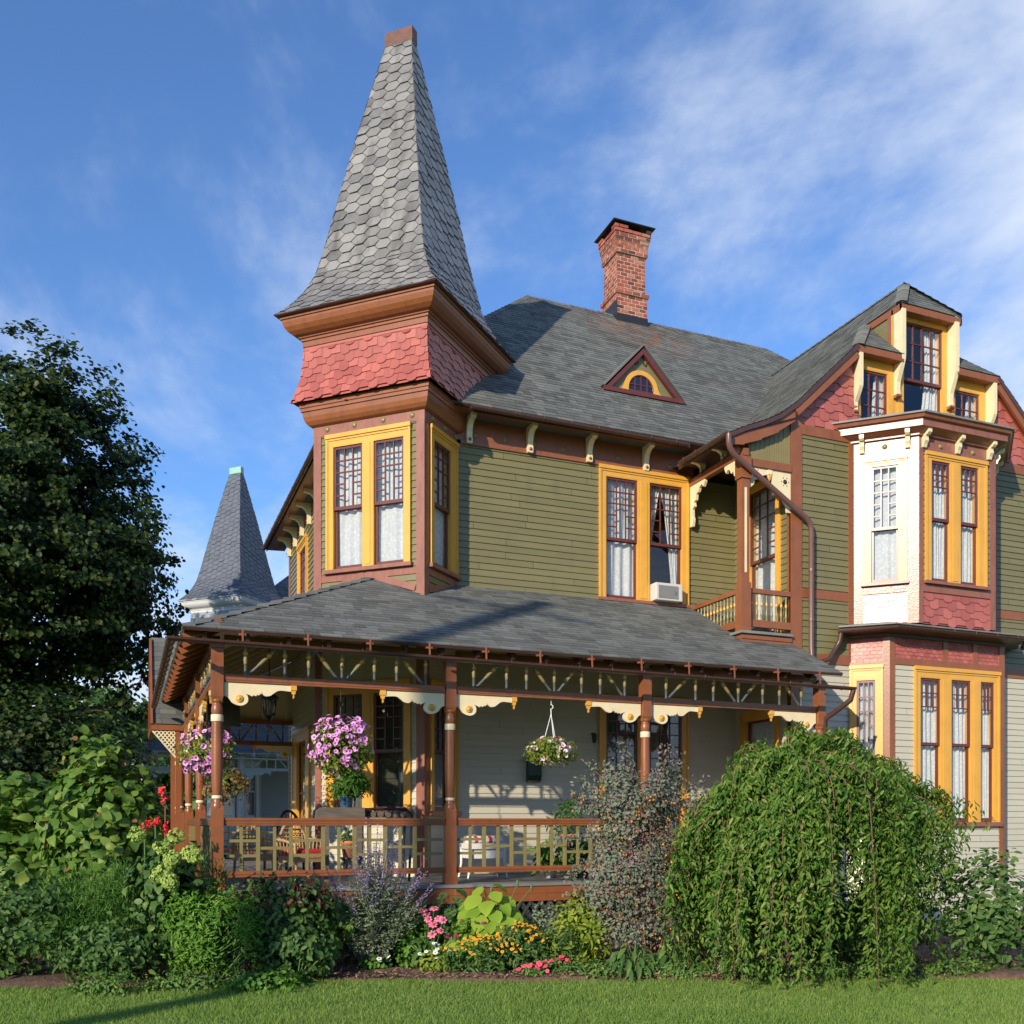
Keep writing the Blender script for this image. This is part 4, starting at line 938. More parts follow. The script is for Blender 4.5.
for i in range(5):
    for j in range(5-i):
        cxx, czz = -.25-.085*j, pze-.2-.105*i
        n_ = 8; ring = [fw.P(cxx+.047*math.cos(2*PI*k/n_+PI/8), czz+.055*math.sin(2*PI*k/n_+PI/8), w) for w in (0, .03) for k in range(n_)]; r2 = [fw.P(cxx+.022*math.cos(2*PI*k/n_+PI/8), czz+.026*math.sin(2*PI*k/n_+PI/8), w) for w in (0, .03) for k in range(n_)]
        mb.add(ring+r2, [(k, (k+1) % n_, 16+(k+1) % n_, 16+k) for k in range(n_)]+[(8+k, 8+(k+1) % n_, 24+(k+1) % n_, 24+k) for k in range(n_)]+[(16+k, 16+(k+1) % n_, 24+(k+1) % n_, 24+k) for k in range(n_)])
mb.bar(fw.P(-.2, pze-.74, .015), fw.P(-.68, pze-.16, .015), .03, .04); mb.build('fretwork_bracket', 'cream', H)

# ---- balcony in the angle of the wing
bx0, by0 = 9.83, 1.0
BFR = Fr((0, by0, 0), (1, 0, 0)); BSD = Fr((bx0, 0, 0), (0, -1, 0))
mb = MB(); mb.bx(bx0-.12, 10.92, by0-.12, 3.0, 5.27, 5.32); mb.build('balcony_floor', 'deck', H)
mb = MB(); mb.bx(bx0-.06, 10.93, by0-.05, by0, 4.95, 5.265); mb.bx(bx0-.06, bx0-.01, by0, 3.0, 4.95, 5.265); mb.bx(bx0-.08, 10.93, by0-.07, by0-.05, 5.17, 5.24); mb.build('balcony_fascia', 'brown', H)
mb = MB(); s = .085
mb.bx(bx0-.11, bx0+.11, by0-.11, by0+.11, 5.32, 6.26); mb.bx(bx0-s, bx0+s, by0-s, by0+s, 6.26, 8.70)
mb.bx(bx0-.115, bx0+.115, by0-.115, by0+.115, 8.28, 8.70); mb.bx(bx0-.025, bx0+.025, by0-s-.006, by0-s, 6.45, 8.1, 1)
bp_ = mb.build('balcony_post', ['brown', 'cream'], H)
mb = MB()
mb.box(BFR, bx0+.11, 10.93, 6.08, 6.17, -.045, .045); mb.box(BFR, bx0+.11, 10.93, 5.42, 5.56, -.04, .04)
mb.box(BSD, -3.0, -by0-.11, 6.08, 6.17, -.045, .045); mb.box(BSD, -3.0, -by0-.11, 5.42, 5.56, -.04, .04)
mb.build('balcony_handrail', 'brown', H)
def balus(p):
    mb = MB()
    mb.lathe((p.x, p.y, 0), [(.022, 5.56), (.022, 5.64), (.03, 5.66), (.026, 5.7), (.016, 5.8), (.024, 5.86)], 8, 0); mb.lathe((p.x, p.y, 0), [(.026, 5.86), (.026, 5.91)], 8, 1); mb.lathe((p.x, p.y, 0), [(.022, 5.91), (.017, 5.98), (.022, 6.08)], 8, 0)
    mb.build('baluster', ['grid', 'yellow'], H)
for k in range(8): balus(BFR.P(bx0+.2+.115*k, 0, 0))
for k in range(15): balus(BSD.P(-2.92+.125*k, 0, 0))
mb = MB()
mb.box(BFR, bx0-.12, 10.93, 8.55, 8.70, -.08, .06); mb.box(BSD, -3.0, -by0+.1, 8.72, 8.86, -.06, .06)
nP = [(9.42, 8.98), (9.75, 9.13), (10.15, 9.29), (10.55, 9.49), (10.95, 9.78)]
for (xa, za), (xb, zb) in zip(nP, nP[1:]): mb.prism(BFR, [(xa, za-.22+(.1 if xa < 9.5 else 0)), (xb, zb-.24), (xb, zb), (xa, za)], .10, .16)
mb.bar((bx0-.1, by0+.02, 8.8), (9.48, by0+.02, 8.98), .1, .12)
mb.build('balcony_beam', 'brown', H)
mb = MB()
for k in range(18):
    u = 9.95+.055*k; zt_ = zroof(u)-.12; mb.box(BFR, u, u+.05, 8.70, max(8.72, zt_), -.02, .0+.006*(k % 2), 0)
mb.build('balcony_gable_boards', 'grid', H)
mb = MB(); mb.poly([(9.45, GY, 9.03), (9.45, 2.6, 9.03), (10.96, 2.99, 9.0), (10.96, GY, 9.6)]); mb.build('balcony_soffit', 'dark', H)
def arch(fr, u0, u1, zt, zb):
    """pierced cream arch bracket between two uprights"""
    mb = MB(); w = u1-u0
    pl = [(u0, zt), (u1, zt), (u1, zb)]+[(u1-.09, zb), (u1-.10, zb+.12), (u1-.16, zb+.2), (u1-.22, zb+.27), (u1-.34, zb+.33), (u1-.42, zb+.30), (u0+w*.5+.06, zt-.11), (u0+w*.5, zt-.2), (u0+w*.5-.06, zt-.11), (u0+.3, zt-.15), (u0+.22, zt-.22), (u0+.14, zt-.24), (u0+.12, zt-.34), (u0+.05, zt-.4), (u0, zt-.42)]
    mb.prism(fr, pl, -.02, .02); b = mb.build('fretwork_bracket', 'cream', H)
    d = MB()
    for u, z in ((u1-.13, zt-.2), (u0+.17, zt-.12)): 
        d.lathe(fr.P(u, z, .021), [(.05, 0), (0, .001)], 12, 0, fr.W)
        for k in range(6): d.lathe(fr.P(u+.085*math.cos(k*PI/3), z+.085*math.sin(k*PI/3), .021), [(.013, 0), (0, .001)], 8, 0, fr.W)
    d.box(fr, u0+w*.5-.05, u0+w*.5+.05, zt-.1, zt+.01, -.03, .035, 1); d.prism(fr, [(u0+w*.5-.04, zt-.1), (u0+w*.5+.04, zt-.1), (u0+w*.5, zt-.22)], -.01, .03, 2)
    d.build('pierced_holes', ['room', 'cream', 'yellow'], b)
arch(BFR, bx0+.115, 10.93, 8.55, 7.75)
f2 = Fr((bx0, 0, 0), (0, 1, 0), (0, 0, 1), (-1, 0, 0))
def sidebr(y, s_):
    mb = MB(); f3 = Fr((bx0+.02, y, 8.72), (0, s_, 0), (0, 0, 1), (-1, 0, 0))
    mb.prism(f3, [(0, 0), (.62, 0), (.62, -.06), (.56, -.15), (.5, -.08), (.40, -.12), (.36, -.2), (.28, -.22), (.26, -.34), (.18, -.36), (.2, -.46), (.12, -.5), (.13, -.66), (.16, -.72), (.12, -.86), (0, -.86)] if s_ < 0 else [(0, 0), (.5, 0), (.5, -.06), (.44, -.16), (.38, -.1), (.3, -.14), (.26, -.22), (.18, -.2), (.15, -.3), (0, -.34)], 0, .06)
    mb.build('fretwork_bracket', 'cream', H)
sidebr(2.97, -1); sidebr(by0+.11, 1)
corbel(BSD, -1.6, 9.06, .34, .26, .09); corbel(BSD, -2.4, 9.06, .34, .26, .09)
gutter([(9.33, 2.55, 9.06), (9.33, .72, 9.03)], .068)
mb = MB()
mb.tube([(9.33, .74, 9.0), (9.33, .74, 8.86), (9.36, .75, 8.76), (9.46, .78, 8.66), (9.62, .80, 8.57), (11.2, .86, 7.66), (11.31, .87, 7.58), (11.36, .88, 7.45), (11.36, .88, 5.1), (11.36, .86, 4.85)], .055, 12)
for z in (6.6, 5.6): mb.lathe((11.36, .88, z), [(.06, 0), (.062, .03), (.06, .06)], 12)
mb.build('downspout', mat('mauve_brown_pipe_paint', (.15, .075, .068), .32, .1, 4), H)
# plain ridge on unseen right slope is omitted; porch fixtures follow
# ================================================================== things on and around the porch
ac = thing('air_conditioner', 'white window air conditioner under the raised sash of the right upstairs window', 'air conditioner', (9.27, 2.9, 6.2))
mb = MB(); mb.bx(8.845, 9.485, 2.72, 3.2, 6.205, 6.57)
o = mb.build('housing', 'plastic', ac); bv = o.modifiers.new('b', 'BEVEL'); bv.width = .02; bv.segments = 2
mb = MB(); mb.bx(8.90, 9.37, 2.714, 2.719, 6.25, 6.52)
for k in range(14): mb.bx(8.90, 9.37, 2.70, 2.713, 6.255+.019*k, 6.262+.019*k)
mb.build('grille', 'grille', ac)
mb = MB(); mb.tube([(9.28, 2.697, 6.40), (9.34, 2.697, 6.375), (9.28, 2.697, 6.34), (9.33, 2.697, 6.33)], .007, 5); mb.build('logo', 'purple', ac)

def npobj(name, V, F, m_, parent=None, mi=None):
    me = bpy.data.meshes.new(name); V = np.asarray(V, float); off = np.zeros(3)
    if parent is not None:
        r = parent
        while r.parent is not None: r = r.parent
        off = np.array(r.location)
    V = V-off; F = np.asarray(F, int); n, k = F.shape
    me.vertices.add(len(V)); me.vertices.foreach_set('co', V.ravel())
    me.loops.add(n*k); me.loops.foreach_set('vertex_index', F.ravel().astype(np.int32))
    me.polygons.add(n); me.polygons.foreach_set('loop_start', np.arange(0, n*k, k, dtype=np.int32))
    ms = m_ if isinstance(m_, (list, tuple)) else [m_]
    for x in ms: me.materials.append(M[x] if isinstance(x, str) else x)
    if mi is not None: me.polygons.foreach_set('material_index', np.asarray(mi, dtype=np.int32))
    me.update(calc_edges=True)
    o = bpy.data.objects.new(name, me); C.objects.link(o); o.parent = parent; return o
def nrm(a): return a/np.maximum(1e-6, np.linalg.norm(a, axis=1, keepdims=True))
LEAF6 = np.array([(0, 0, 0), (.3, .5, .09), (.68, .40, .08), (1, 0, -.05), (.68, -.40, .08), (.3, -.5, .09)])
SLIM6 = np.array([(0, 0, 0), (.3, .5, .06), (.65, .42, .04), (1, 0, -.12), (.65, -.42, .04), (.3, -.5, .06)])
# a broad leaf with a sunken midrib, rounded sides and a drooping tip
BIG = np.array([(0, 0, 0), (.35, 0, .02), (.7, 0, -.02), (1, 0, -.16), (.08, .24, .02), (.36, .5, .09), (.70, .40, .05), (.91, .16, -.08), (.08, -.24, .02), (.36, -.5, .09), (.70, -.40, .05), (.91, -.16, -.08)])
BIGF = np.array([(0, 1, 5, 4), (1, 2, 6, 5), (2, 3, 7, 6), (0, 8, 9, 1), (1, 9, 10, 2), (2, 10, 11, 3)])
BLADE = BIG*np.array([1, .9, 1.2]); LOBE = BIG*np.array([1, 1, 1]); LOBE[:, :2] += 0
def leaves(P, D, Nn, L, W, tpl=LEAF6):
    if len(tpl) == 12:
        D = nrm(D); S = nrm(np.cross(Nn, D)); Nn = np.cross(D, S); n = len(P); L = np.broadcast_to(L, n)[:, None, None]; W = np.broadcast_to(W, n)[:, None, None]
        bend = NR.uniform(.3, 2.0, (n, 1, 1)); jx = NR.uniform(.86, 1.14, (n, 12, 1))
        V = P[:, None]+D[:, None]*tpl[None, :, 0:1]*L+S[:, None]*tpl[None, :, 1:2]*W*jx+Nn[:, None]*tpl[None, :, 2:3]*L*bend
        F = ((np.arange(n)*12)[:, None, None]+BIGF[None]).reshape(-1, 4); return V.reshape(-1, 3), F
    D = nrm(D); S = nrm(np.cross(Nn, D)); Nn = np.cross(D, S); n = len(P); L = np.broadcast_to(L, n)[:, None, None]; W = np.broadcast_to(W, n)[:, None, None]
    V = P[:, None]+D[:, None]*tpl[None, :, 0:1]*L+S[:, None]*tpl[None, :, 1:2]*W+Nn[:, None]*tpl[None, :, 2:3]*L
    b = (np.arange(n)*6)[:, None]
    F = np.concatenate([b+np.array([[0, 1, 2, 3]]), b+np.array([[0, 3, 4, 5]])])
    return V.reshape(-1, 3), F
def join(parts):
    Vs, Fs, o = [], [], 0
    for V, F in parts: Vs.append(V); Fs.append(F+o); o += len(V)
    return np.concatenate(Vs), np.concatenate(Fs)
def ruv(n): return nrm(NR.normal(size=(n, 3)))
def cloud(c, r, n, k=24, spread=.3, lo=.55, zmin=None, top=None):
    """leaf points in uneven clumps through an ellipsoid; returns points and outward directions"""
    c = np.array(c, float); r = np.array(r, float)
    d = ruv(k); rad = NR.uniform(lo, .95, (k, 1)); cc = d*rad
    wgt = NR.uniform(.5, 1.4, k); idx = NR.choice(k, n, p=wgt/wgt.sum())
    p = cc[idx]+NR.normal(size=(n, 3))*spread*NR.uniform(.6, 1.2, (k, 1))[idx]
    ok = np.linalg.norm(p, axis=1) < 1.04+.08*NR.random(n); p = p[ok]; P = c+p*r
    if zmin is not None:
        m_ = P[:, 2] > zmin; P = P[m_]; p = p[m_]
    return P, nrm(p)
def foliage(name, parent, P, O, L, W, m_, up=.6, droop=.3, tpl=LEAF6, jit=.7, kind=None):
    n = len(P); Nn = nrm(O*.9+np.array([0, 0, up*.55])+np.array([-.12, -.28, 0])+NR.normal(size=(n, 3))*jit*.6)
    D = nrm(O*.6+NR.normal(size=(n, 3))*jit+np.array([0, 0, -droop])); D = nrm(D-Nn*np.sum(D*Nn, 1, keepdims=True))
    s = NR.uniform(.65, 1.25, n)
    V, F = leaves(P, D, Nn, L*s, W*s, tpl); o = npobj(name, V, F, m_, parent)
    if len(tpl) == 12: o.data.polygons.foreach_set('use_smooth', np.ones(len(o.data.polygons), bool))
    if kind: o['kind'] = kind
    return o
def flowers(name, parent, P, Nn, r, mats, petals=5, inner=.3, depth=.25, notch=.8):
    """open flowers: ring of petals round a throat"""
    n = len(P); Nn = nrm(Nn); A = nrm(np.cross(Nn, ruv(n))); B = np.cross(Nn, A); k = petals*4
    r = np.broadcast_to(r, n)[:, None, None]; t = np.linspace(0, 2*PI, k, endpoint=False)
    prof = np.where(np.arange(k) % 4 == 0, notch, np.where(np.arange(k) % 4 == 2, 1.0, .97))
    ring = lambda rr, dz: P[:, None]+(A[:, None]*np.cos(t)[None, :, None]+B[:, None]*np.sin(t)[None, :, None])*r*(rr if np.isscalar(rr) else rr[None, :, None])+Nn[:, None]*r*dz
    V = np.concatenate([(P[:, None]-Nn[:, None]*r*depth), ring(inner, -depth*.45), ring(prof, 0.)], 1); m_ = 1+2*k
    i = np.arange(k); j = (i+1) % k
    tri = np.concatenate([np.stack([0*i, 1+i, 1+j], 1), np.stack([1+i, 1+k+i, 1+k+j], 1), np.stack([1+i, 1+k+j, 1+j], 1)]); mi = np.concatenate([np.ones(k), np.zeros(2*k)])
    F = (np.arange(n)*m_)[:, None, None]+tri[None]
    return npobj(name, V.reshape(-1, 3), F.reshape(-1, 3), mats, parent, np.tile(mi, n))
LM = dict(
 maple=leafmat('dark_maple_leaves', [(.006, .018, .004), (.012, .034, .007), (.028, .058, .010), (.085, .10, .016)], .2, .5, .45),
 fern=leafmat('fern_leaves', [(0.033, 0.091, 0.016), (0.065, 0.169, 0.026), (0.130, 0.260, 0.039)], .35, .5, 5),
 petleaf=leafmat('petunia_leaves', [(0.057, 0.115, 0.017), (0.127, 0.207, 0.029), (0.230, 0.276, 0.046), (0.391, 0.345, 0.057)], .4, .5, 4),
 weep=leafmat('weeping_cherry_leaves', [(.03, .08, .013), (.06, .145, .022), (.10, .20, .03), (.16, .25, .045), (.28, .29, .08)], .3, .36, 1.2),
 rose=leafmat('grey_rose_leaves', [(.08, .13, .07), (.14, .20, .115), (.20, .23, .165), (.22, .18, .17), (.14, .09, .10)], .2, .5, 2.0),
 hyd=leafmat('broad_green_leaves', [(.055, .125, .02), (.10, .20, .035), (.17, .28, .05), (.25, .32, .07)], .35, .45, 1.3),
 canna=leafmat('canna_leaves', [(0.056, 0.154, 0.042), (0.098, 0.238, 0.070), (0.168, 0.308, 0.084)], .35, .38, 2),
 feather=leafmat('feathery_leaves', [(0.064, 0.160, 0.032), (0.112, 0.256, 0.048), (0.160, 0.320, 0.064)], .35, .6, 3),
 phlox=leafmat('fresh_green_leaves', [(0.060, 0.165, 0.022), (0.120, 0.270, 0.038), (0.225, 0.390, 0.060)], .35, .45, 3),
 dark=leafmat('dark_bed_leaves', [(0.033, 0.083, 0.025), (0.058, 0.132, 0.033), (0.099, 0.181, 0.049), (0.148, 0.247, 0.049)], .3, .45, 2.5),
 coleus=leafmat('dark_red_leaves', [(0.045, 0.018, 0.018), (0.105, 0.030, 0.030), (0.195, 0.053, 0.045)], .3, .45, 3),
 sage=leafmat('grey_green_sage_leaves', [(.13, .18, .10), (.19, .24, .14), (.26, .30, .19)], .25, .6, 4),
 sagefl=leafmat('lavender_flower', [(.20, .14, .30), (.30, .23, .42), (.42, .35, .52)], .3, .7, 4),
 hosta=leafmat('yellow_green_broad_leaves', [(0.125, 0.250, 0.025), (0.250, 0.400, 0.044), (0.400, 0.525, 0.062)], .4, .4, 2.5),
 lime=leafmat('pale_lime_florets', [(.24, .36, .07), (.38, .50, .12), (.52, .60, .19)], .3, .7, 6),
 gold=leafmat('golden_green_leaves', [(0.121, 0.216, 0.027), (0.230, 0.311, 0.041), (0.378, 0.405, 0.054)], .35, .45, 2.5),
 cover=leafmat('ground_cover_leaves', [(0.064, 0.144, 0.032), (0.120, 0.224, 0.048), (0.208, 0.320, 0.064)], .3, .5, 3),
 twigt=leafmat('brown_seed_leaves', [(0.144, 0.084, 0.036), (0.240, 0.132, 0.060), (0.360, 0.216, 0.096)], .2, .7, 3),
 grass=leafmat('lawn_grass_blades', [(.09, .17, .03), (.17, .29, .055), (.25, .37, .08), (.33, .36, .12)], .35, .5, .9),
)
FM = dict(pink=mat('violet_pink_petal', (.58, .19, .50), .6, .2, 5, isl=.9, col2=(.74, .36, .66)), throat=mat('dark_violet_throat', (.18, .02, .22), .7),
 pale=mat('pale_pink_petal', (.78, .60, .62), .6, .15, 5, isl=.9), mag=mat('magenta_petal', (.5, .02, .12), .6, .2, 5, isl=.8), cone=mat('pink_coneflower_petal', (.78, .17, .33), .6, .15, 5), conec=mat('orange_brown_cone', (.38, .12, .02), .7, .3, 9),
 yel=mat('golden_yellow_petal', (.66, .34, .02), .6, .15, 5, isl=.8), yelc=mat('brown_flower_eye', (.2, .09, .01), .8), redp=mat('scarlet_petal', (.72, .025, .03), .55, .15, 5, isl=.6), coral=mat('coral_pink_petal', (.8, .09, .13), .6, .15, 5, isl=.6), whitep=mat('white_petal', (.8, .8, .74), .6, .08, 5), hip=mat('orange_rose_hip', (.62, .22, .025), .4, .3, 5, isl=.8))

def hook_wires(mb, top, c, r, n=3):
    for k in range(n): mb.tube([top, (c[0]+r*math.cos(2*PI*k/n+.5), c[1]+r*math.sin(2*PI*k/n+.5), c[2])], .007, 5)
def basket(label, x, y, ztop, zc, r, rz, m1, m2, nleaf, nfl, wire, flr=.042, side=None, wires=.34):
    t = thing('hanging_basket', label, 'flower basket', (x, y, zc), 'hanging flower baskets on the porch')
    mb = MB(); mb.lathe((x, y, zc-.24), [(0, 0), (.10, 0), (.15, .1), (.17, .2), (.18, .2), (.165, .19)], 14); mb.build('pot', 'whitemetal' if wire == 'whitemetal' else 'iron', t)
    mb = MB(); hz = zc+wires
    mb.tube([(x, y, ztop), (x, y, hz+.16)], .006, 5)
    mb.tube([(x+.035*math.sin(a), y, hz+.12+.035*math.cos(a)) for a in [k*.45-.3 for k in range(9)]]+[(x, y, hz)], .008, 6); hook_wires(mb, (x, y, hz), (x, y, zc), .17); mb.build('hanger', wire, t)
    P, O = cloud((x, y, zc-.02), (r, r, rz), nleaf, 26, .26, .45); foliage('foliage', t, P, O, .055, .04, LM['petleaf'], .4, .5)
    P, O = cloud((x, y, zc), (r*1.02, r*1.02, rz*1.02), nfl*3, 30, .2, .75); m_ = (O@np.array([-.35, -.9, .25]) > -.15); P, O = P[m_][:nfl], O[m_][:nfl]
    flowers('blossom', t, P, O*.9+np.array([-.2, -.45, .15])+NR.normal(size=P.shape)*.4, flr*NR.uniform(.55, 1.2, len(P)), [m1, m2], 5, .36, .35, .86)
    return t
basket('hanging basket of violet petunias beside the corner porch post', -.02, 1.7, 3.68, 2.75, .46, .40, FM['pink'], FM['throat'], 1600, 230, 'iron', .042)
t = basket('large round basket of violet pink petunias in the first porch opening', 1.82, .02, 3.68, 2.80, .47, .44, FM['pink'], FM['throat'], 2600, 230, 'iron', .042, wires=.5)
P, O = cloud((1.7, .02, 2.48), (.3, .3, .18), 350, 10, .3, .4); foliage('trailing_foliage', t, P, O, .05, .04, LM['petleaf'], .3, .9)
t = basket('pale pink flower basket on a white hanger in the middle porch opening', 5.35, .02, 3.68, 2.80, .44, .25, FM['pale'], FM['mag'], 1900, 55, 'whitemetal', .04, wires=.62)
P, O = cloud((5.35, .02, 2.82), (.4, .4, .2), 30, 9, .2, .75); flowers('magenta_blossom', t, P, O+np.array([-.3, -.6, .3]), .04, [FM['mag'], FM['throat']])
b2 = thing('hanging_basket', 'straggly fading basket hanging low behind the corner post', 'flower basket', (.35, 3.2, 2.3), 'hanging flower baskets on the porch')
mb = MB(); mb.lathe((.35, 3.2, 2.15), [(0, 0), (.1, 0), (.16, .2), (.15, .19)], 12); mb.build('pot', 'iron', b2)
mb = MB(); hook_wires(mb, (.35, 3.2, 3.0), (.35, 3.2, 2.33), .15); mb.tube([(.35, 3.2, 4.4), (.35, 3.2, 3.0)], .006, 5); mb.build('hanger', 'iron', b2)
P, O = cloud((.4, 3.2, 2.25), (.42, .4, .32), 700, 12, .3, .4); foliage('foliage', b2, P, O, .06, .04, LM['twigt'], .3, .8); P, O = cloud((.4, 3.2, 2.25), (.42, .4, .32), 500, 12, .3, .4); foliage('green_foliage', b2, P, O, .06, .04, LM['petleaf'], .3, .8)

mb = MB(); ln = thing('porch_lantern', 'black lantern hanging from the porch ceiling near the corner', 'lantern', (.95, 1.6, 3.35))
mb.lathe((.95, 1.6, 3.35), [(0, .47), (.03, .46), (.05, .40), (.15, .32), (.16, .29), (.11, .28)], 8); mb.lathe((.95, 1.6, 3.35), [(0, -.1), (.03, -.08), (.06, 0), (.09, .0), (.09, .02)], 8); mb.tube([(.95, 1.6, 3.8), (.95, 1.6, 4.9)], .01, 6)
for k in range(8): a = PI*k/4; mb.tube([(.95+.085*math.cos(a), 1.6+.085*math.sin(a), 3.36), (.95+.12*math.cos(a), 1.6+.12*math.sin(a), 3.64)], .008, 5)
mb.build('lantern_frame', 'iron', ln); mb = MB(); mb.lathe((.95, 1.6, 3.36), [(.08, 0), (.115, .28)], 8); mb.build('pane', 'lamp', ln)
mbx = thing('mailbox', 'dark green mailbox on the pale wall below the white hanging basket', 'mailbox', (5.55, 2.9, 2.55))
mb = MB(); mb.box(FAC, 6.06, 6.34, 2.52, 2.84, .03, .16); mb.prism(Fr((6.06, 2.97, 2.52), (0, -1, 0), (0, 0, 1), (1, 0, 0)), [(0, 0), (.13, 0), (.10, -.10), (.05, -.13), (0, -.13)], 0, .28); mb.build('box', 'greenbox', mbx)
mb = MB(); mb.box(FAC, 6.04, 6.36, 2.84, 2.87, .02, .175); mb.box(FAC, 6.14, 6.26, 2.72, 2.75, .16, .165); mb.build('lid', 'greenbox', mbx)
wl = thing('wall_lamp', 'small dark lamp on the wall left of the dark double window', 'lamp', (7.45, 2.95, 3.35))
mb = MB(); mb.lathe((7.5, 2.86, 3.2), [(0, 0), (.03, 0), (.045, .05), (.05, .14), (.06, .16), (.02, .2), (0, .22)], 10); mb.bx(7.48, 7.52, 2.86, 2.98, 3.38, 3.41); mb.build('lamp_body', 'iron', wl)

# ---- porch furniture
def wicker_chair(name, label, x, y, rot, m_, cush, back=.95, group='wicker chairs on the porch', seat=.42, w=.6):
    t = thing(name, label, 'chair', (x, y, .6), group); ca, sa = math.cos(rot), math.sin(rot)
    f = Fr((x, y, .6), (ca, sa, 0), (0, 0, 1))        # f.W faces the way the sitter looks
    h = w/2
    mb = MB(); mb.box(f, -h, h, seat-.1, seat, -h, h); mb.box(f, -h-.01, h+.01, seat-.03, seat-.01, -h-.01, h+.01); mb.build('seat', m_, t)
    for u, ww in ((-h+.04, -h+.04), (h-.04, -h+.04), (-h+.04, h-.04), (h-.04, h-.04)):
        mb = MB(); mb.tube([f.P(u*1.06, 0, ww*1.08), f.P(u, seat-.05, ww)], .025, 7); mb.build('leg', m_, t)
    mb = MB(); n = 10
    arc = [f.P(-h+.0+w*k/n, seat+(back-seat)*(math.sin(PI*k/n)**.45), -h-.06+.03*math.cos(PI*k/n*2)) for k in range(n+1)]
    mb.tube(arc, .028, 7)
    for k in range(1, n): mb.tube([f.P(-h+w*k/n, seat, -h+.02), arc[k]], .011, 5)
    for j in range(1, 7):
        z = seat+(back-seat)*j/7.5; k0 = (math.asin(min(1, (j/7.5)**(1/.45)))/PI); mb.tube([f.P(-h+w*k0, z, -h-.03), f.P(h-w*k0, z, -h-.03)], .011, 5)
    mb.build('backrest', m_, t)
    for s_ in (-1, 1):
        mb = MB(); mb.tube([f.P(s_*h, seat+.28, -h), f.P(s_*(h+.03), seat+.26, 0), f.P(s_*h, seat+.2, h), f.P(s_*h, seat-.05, h)], .028, 7)
        for k in range(5): mb.tube([f.P(s_*h, seat, -h+w*k/5), f.P(s_*(h+.02), seat+.24, -h+w*k/5)], .010, 5)
        mb.build('armrest', m_, t)
    if cush:
        mb = MB(); mb.box(f, -h+.04, h-.04, seat+.002, seat+.12, -h+.04, h-.02); o = mb.build('cushion', cush, t); b_ = o.modifiers.new('b', 'BEVEL'); b_.width = .045; b_.segments = 3
    return t
wicker_chair('wicker_chair', 'tan wicker armchair with a red seat cushion', 1.55, 2.0, .35, 'wicker', 'cushred', 1.0)
wicker_chair('wicker_chair', 'tan wicker armchair without cushion, beside the one with the red cushion', .85, 2.9, .15, 'wicker', None, .95)
wicker_chair('wicker_chair', 'dark brown wicker chair with a tall arched back in front of the yellow door', 1.75, 4.1, .2, 'darkwicker', None, 1.22)
wicker_chair('wicker_chair', 'white wicker chair half hidden behind the grey leaved shrub', 8.1, 1.5, -.3, 'whitewicker', None, 1.05)
tb = thing('wicker_table', 'white wicker table with a red and white striped cushion on it', 'table', (4.75, 1.6, .6))
mb = MB(); mb.bx(4.35, 5.05, 1.35, 1.95, 1.12, 1.22); mb.bx(4.40, 5.0, 1.4, 1.9, .95, 1.12); mb.build('tabletop', 'whitewicker', tb)
for x, y in ((4.38, 1.38), (5.02, 1.38), (4.38, 1.92), (5.02, 1.92)):
    mb = MB(); mb.tube([(x+(.05 if x > 4.7 else -.05), y, .6), (x, y, .85), (x, y, 1.14)], [.018, .025, .03], 7); mb.build('leg', 'whitewicker', tb)
cu = thing('cushion', 'red and white striped cushion lying on the white wicker table', 'cushion', (4.7, 1.65, 1.22))
for k in range(9):
    mb = MB(); x = 4.4+.066*k; mb.prism(Fr((x, 1.9, 1.222), (0, -1, 0), (0, 0, 1), (1, 0, 0)), [(0, .03), (.06, 0), (.44, 0), (.5, .03), (.5, .08), (.4, .13), (.1, .13), (0, .08)], 0, .066)
    o = mb.build('stripe', 'cushred' if k % 2 else 'cushwhite', cu)
bn = thing('wooden_bench', 'weathered grey wooden bench with a rounded end behind the porch rail', 'bench', (2.1, 1.2, .6))
mb = MB(); fb = Fr((0, 1.05, 0), (1, 0, 0)); mb.prism(fb, [(1.62, 1.66), (2.42, 1.66), (2.42, 1.84), (1.72, 1.84), (1.64, 1.79)], -.45, 0); mb.build('bench_top', 'oldwood', bn)
for x in (1.75, 2.3):
    mb = MB(); mb.bx(x, x+.09, 1.1, 1.2, .6, 1.66); mb.build('leg', 'oldwood', bn)
rk = thing('log_rack', 'black iron log rack standing on the porch beside the bench', 'rack', (2.85, 1.4, .6))
mb = MB(); 
for y in (1.15, 1.6):
    mb.tube([(2.5, y, .6), (2.5, y, 1.75), (2.55, y, 1.82), (3.15, y, 1.82), (3.25, y, 1.72), (3.2, y, .6)], .022, 6)
for x in (2.55, 3.15): mb.tube([(x, 1.15, 1.8), (x, 1.6, 1.8)], .02, 6)
mb.build('rack_frame', 'iron', rk); mb = MB()
for k in range(5): mb.tube([(2.58+.13*k, 1.15, 1.73), (2.58+.13*k, 1.62, 1.74)], .055, 8)
mb.build('logs', 'oldwood', rk)
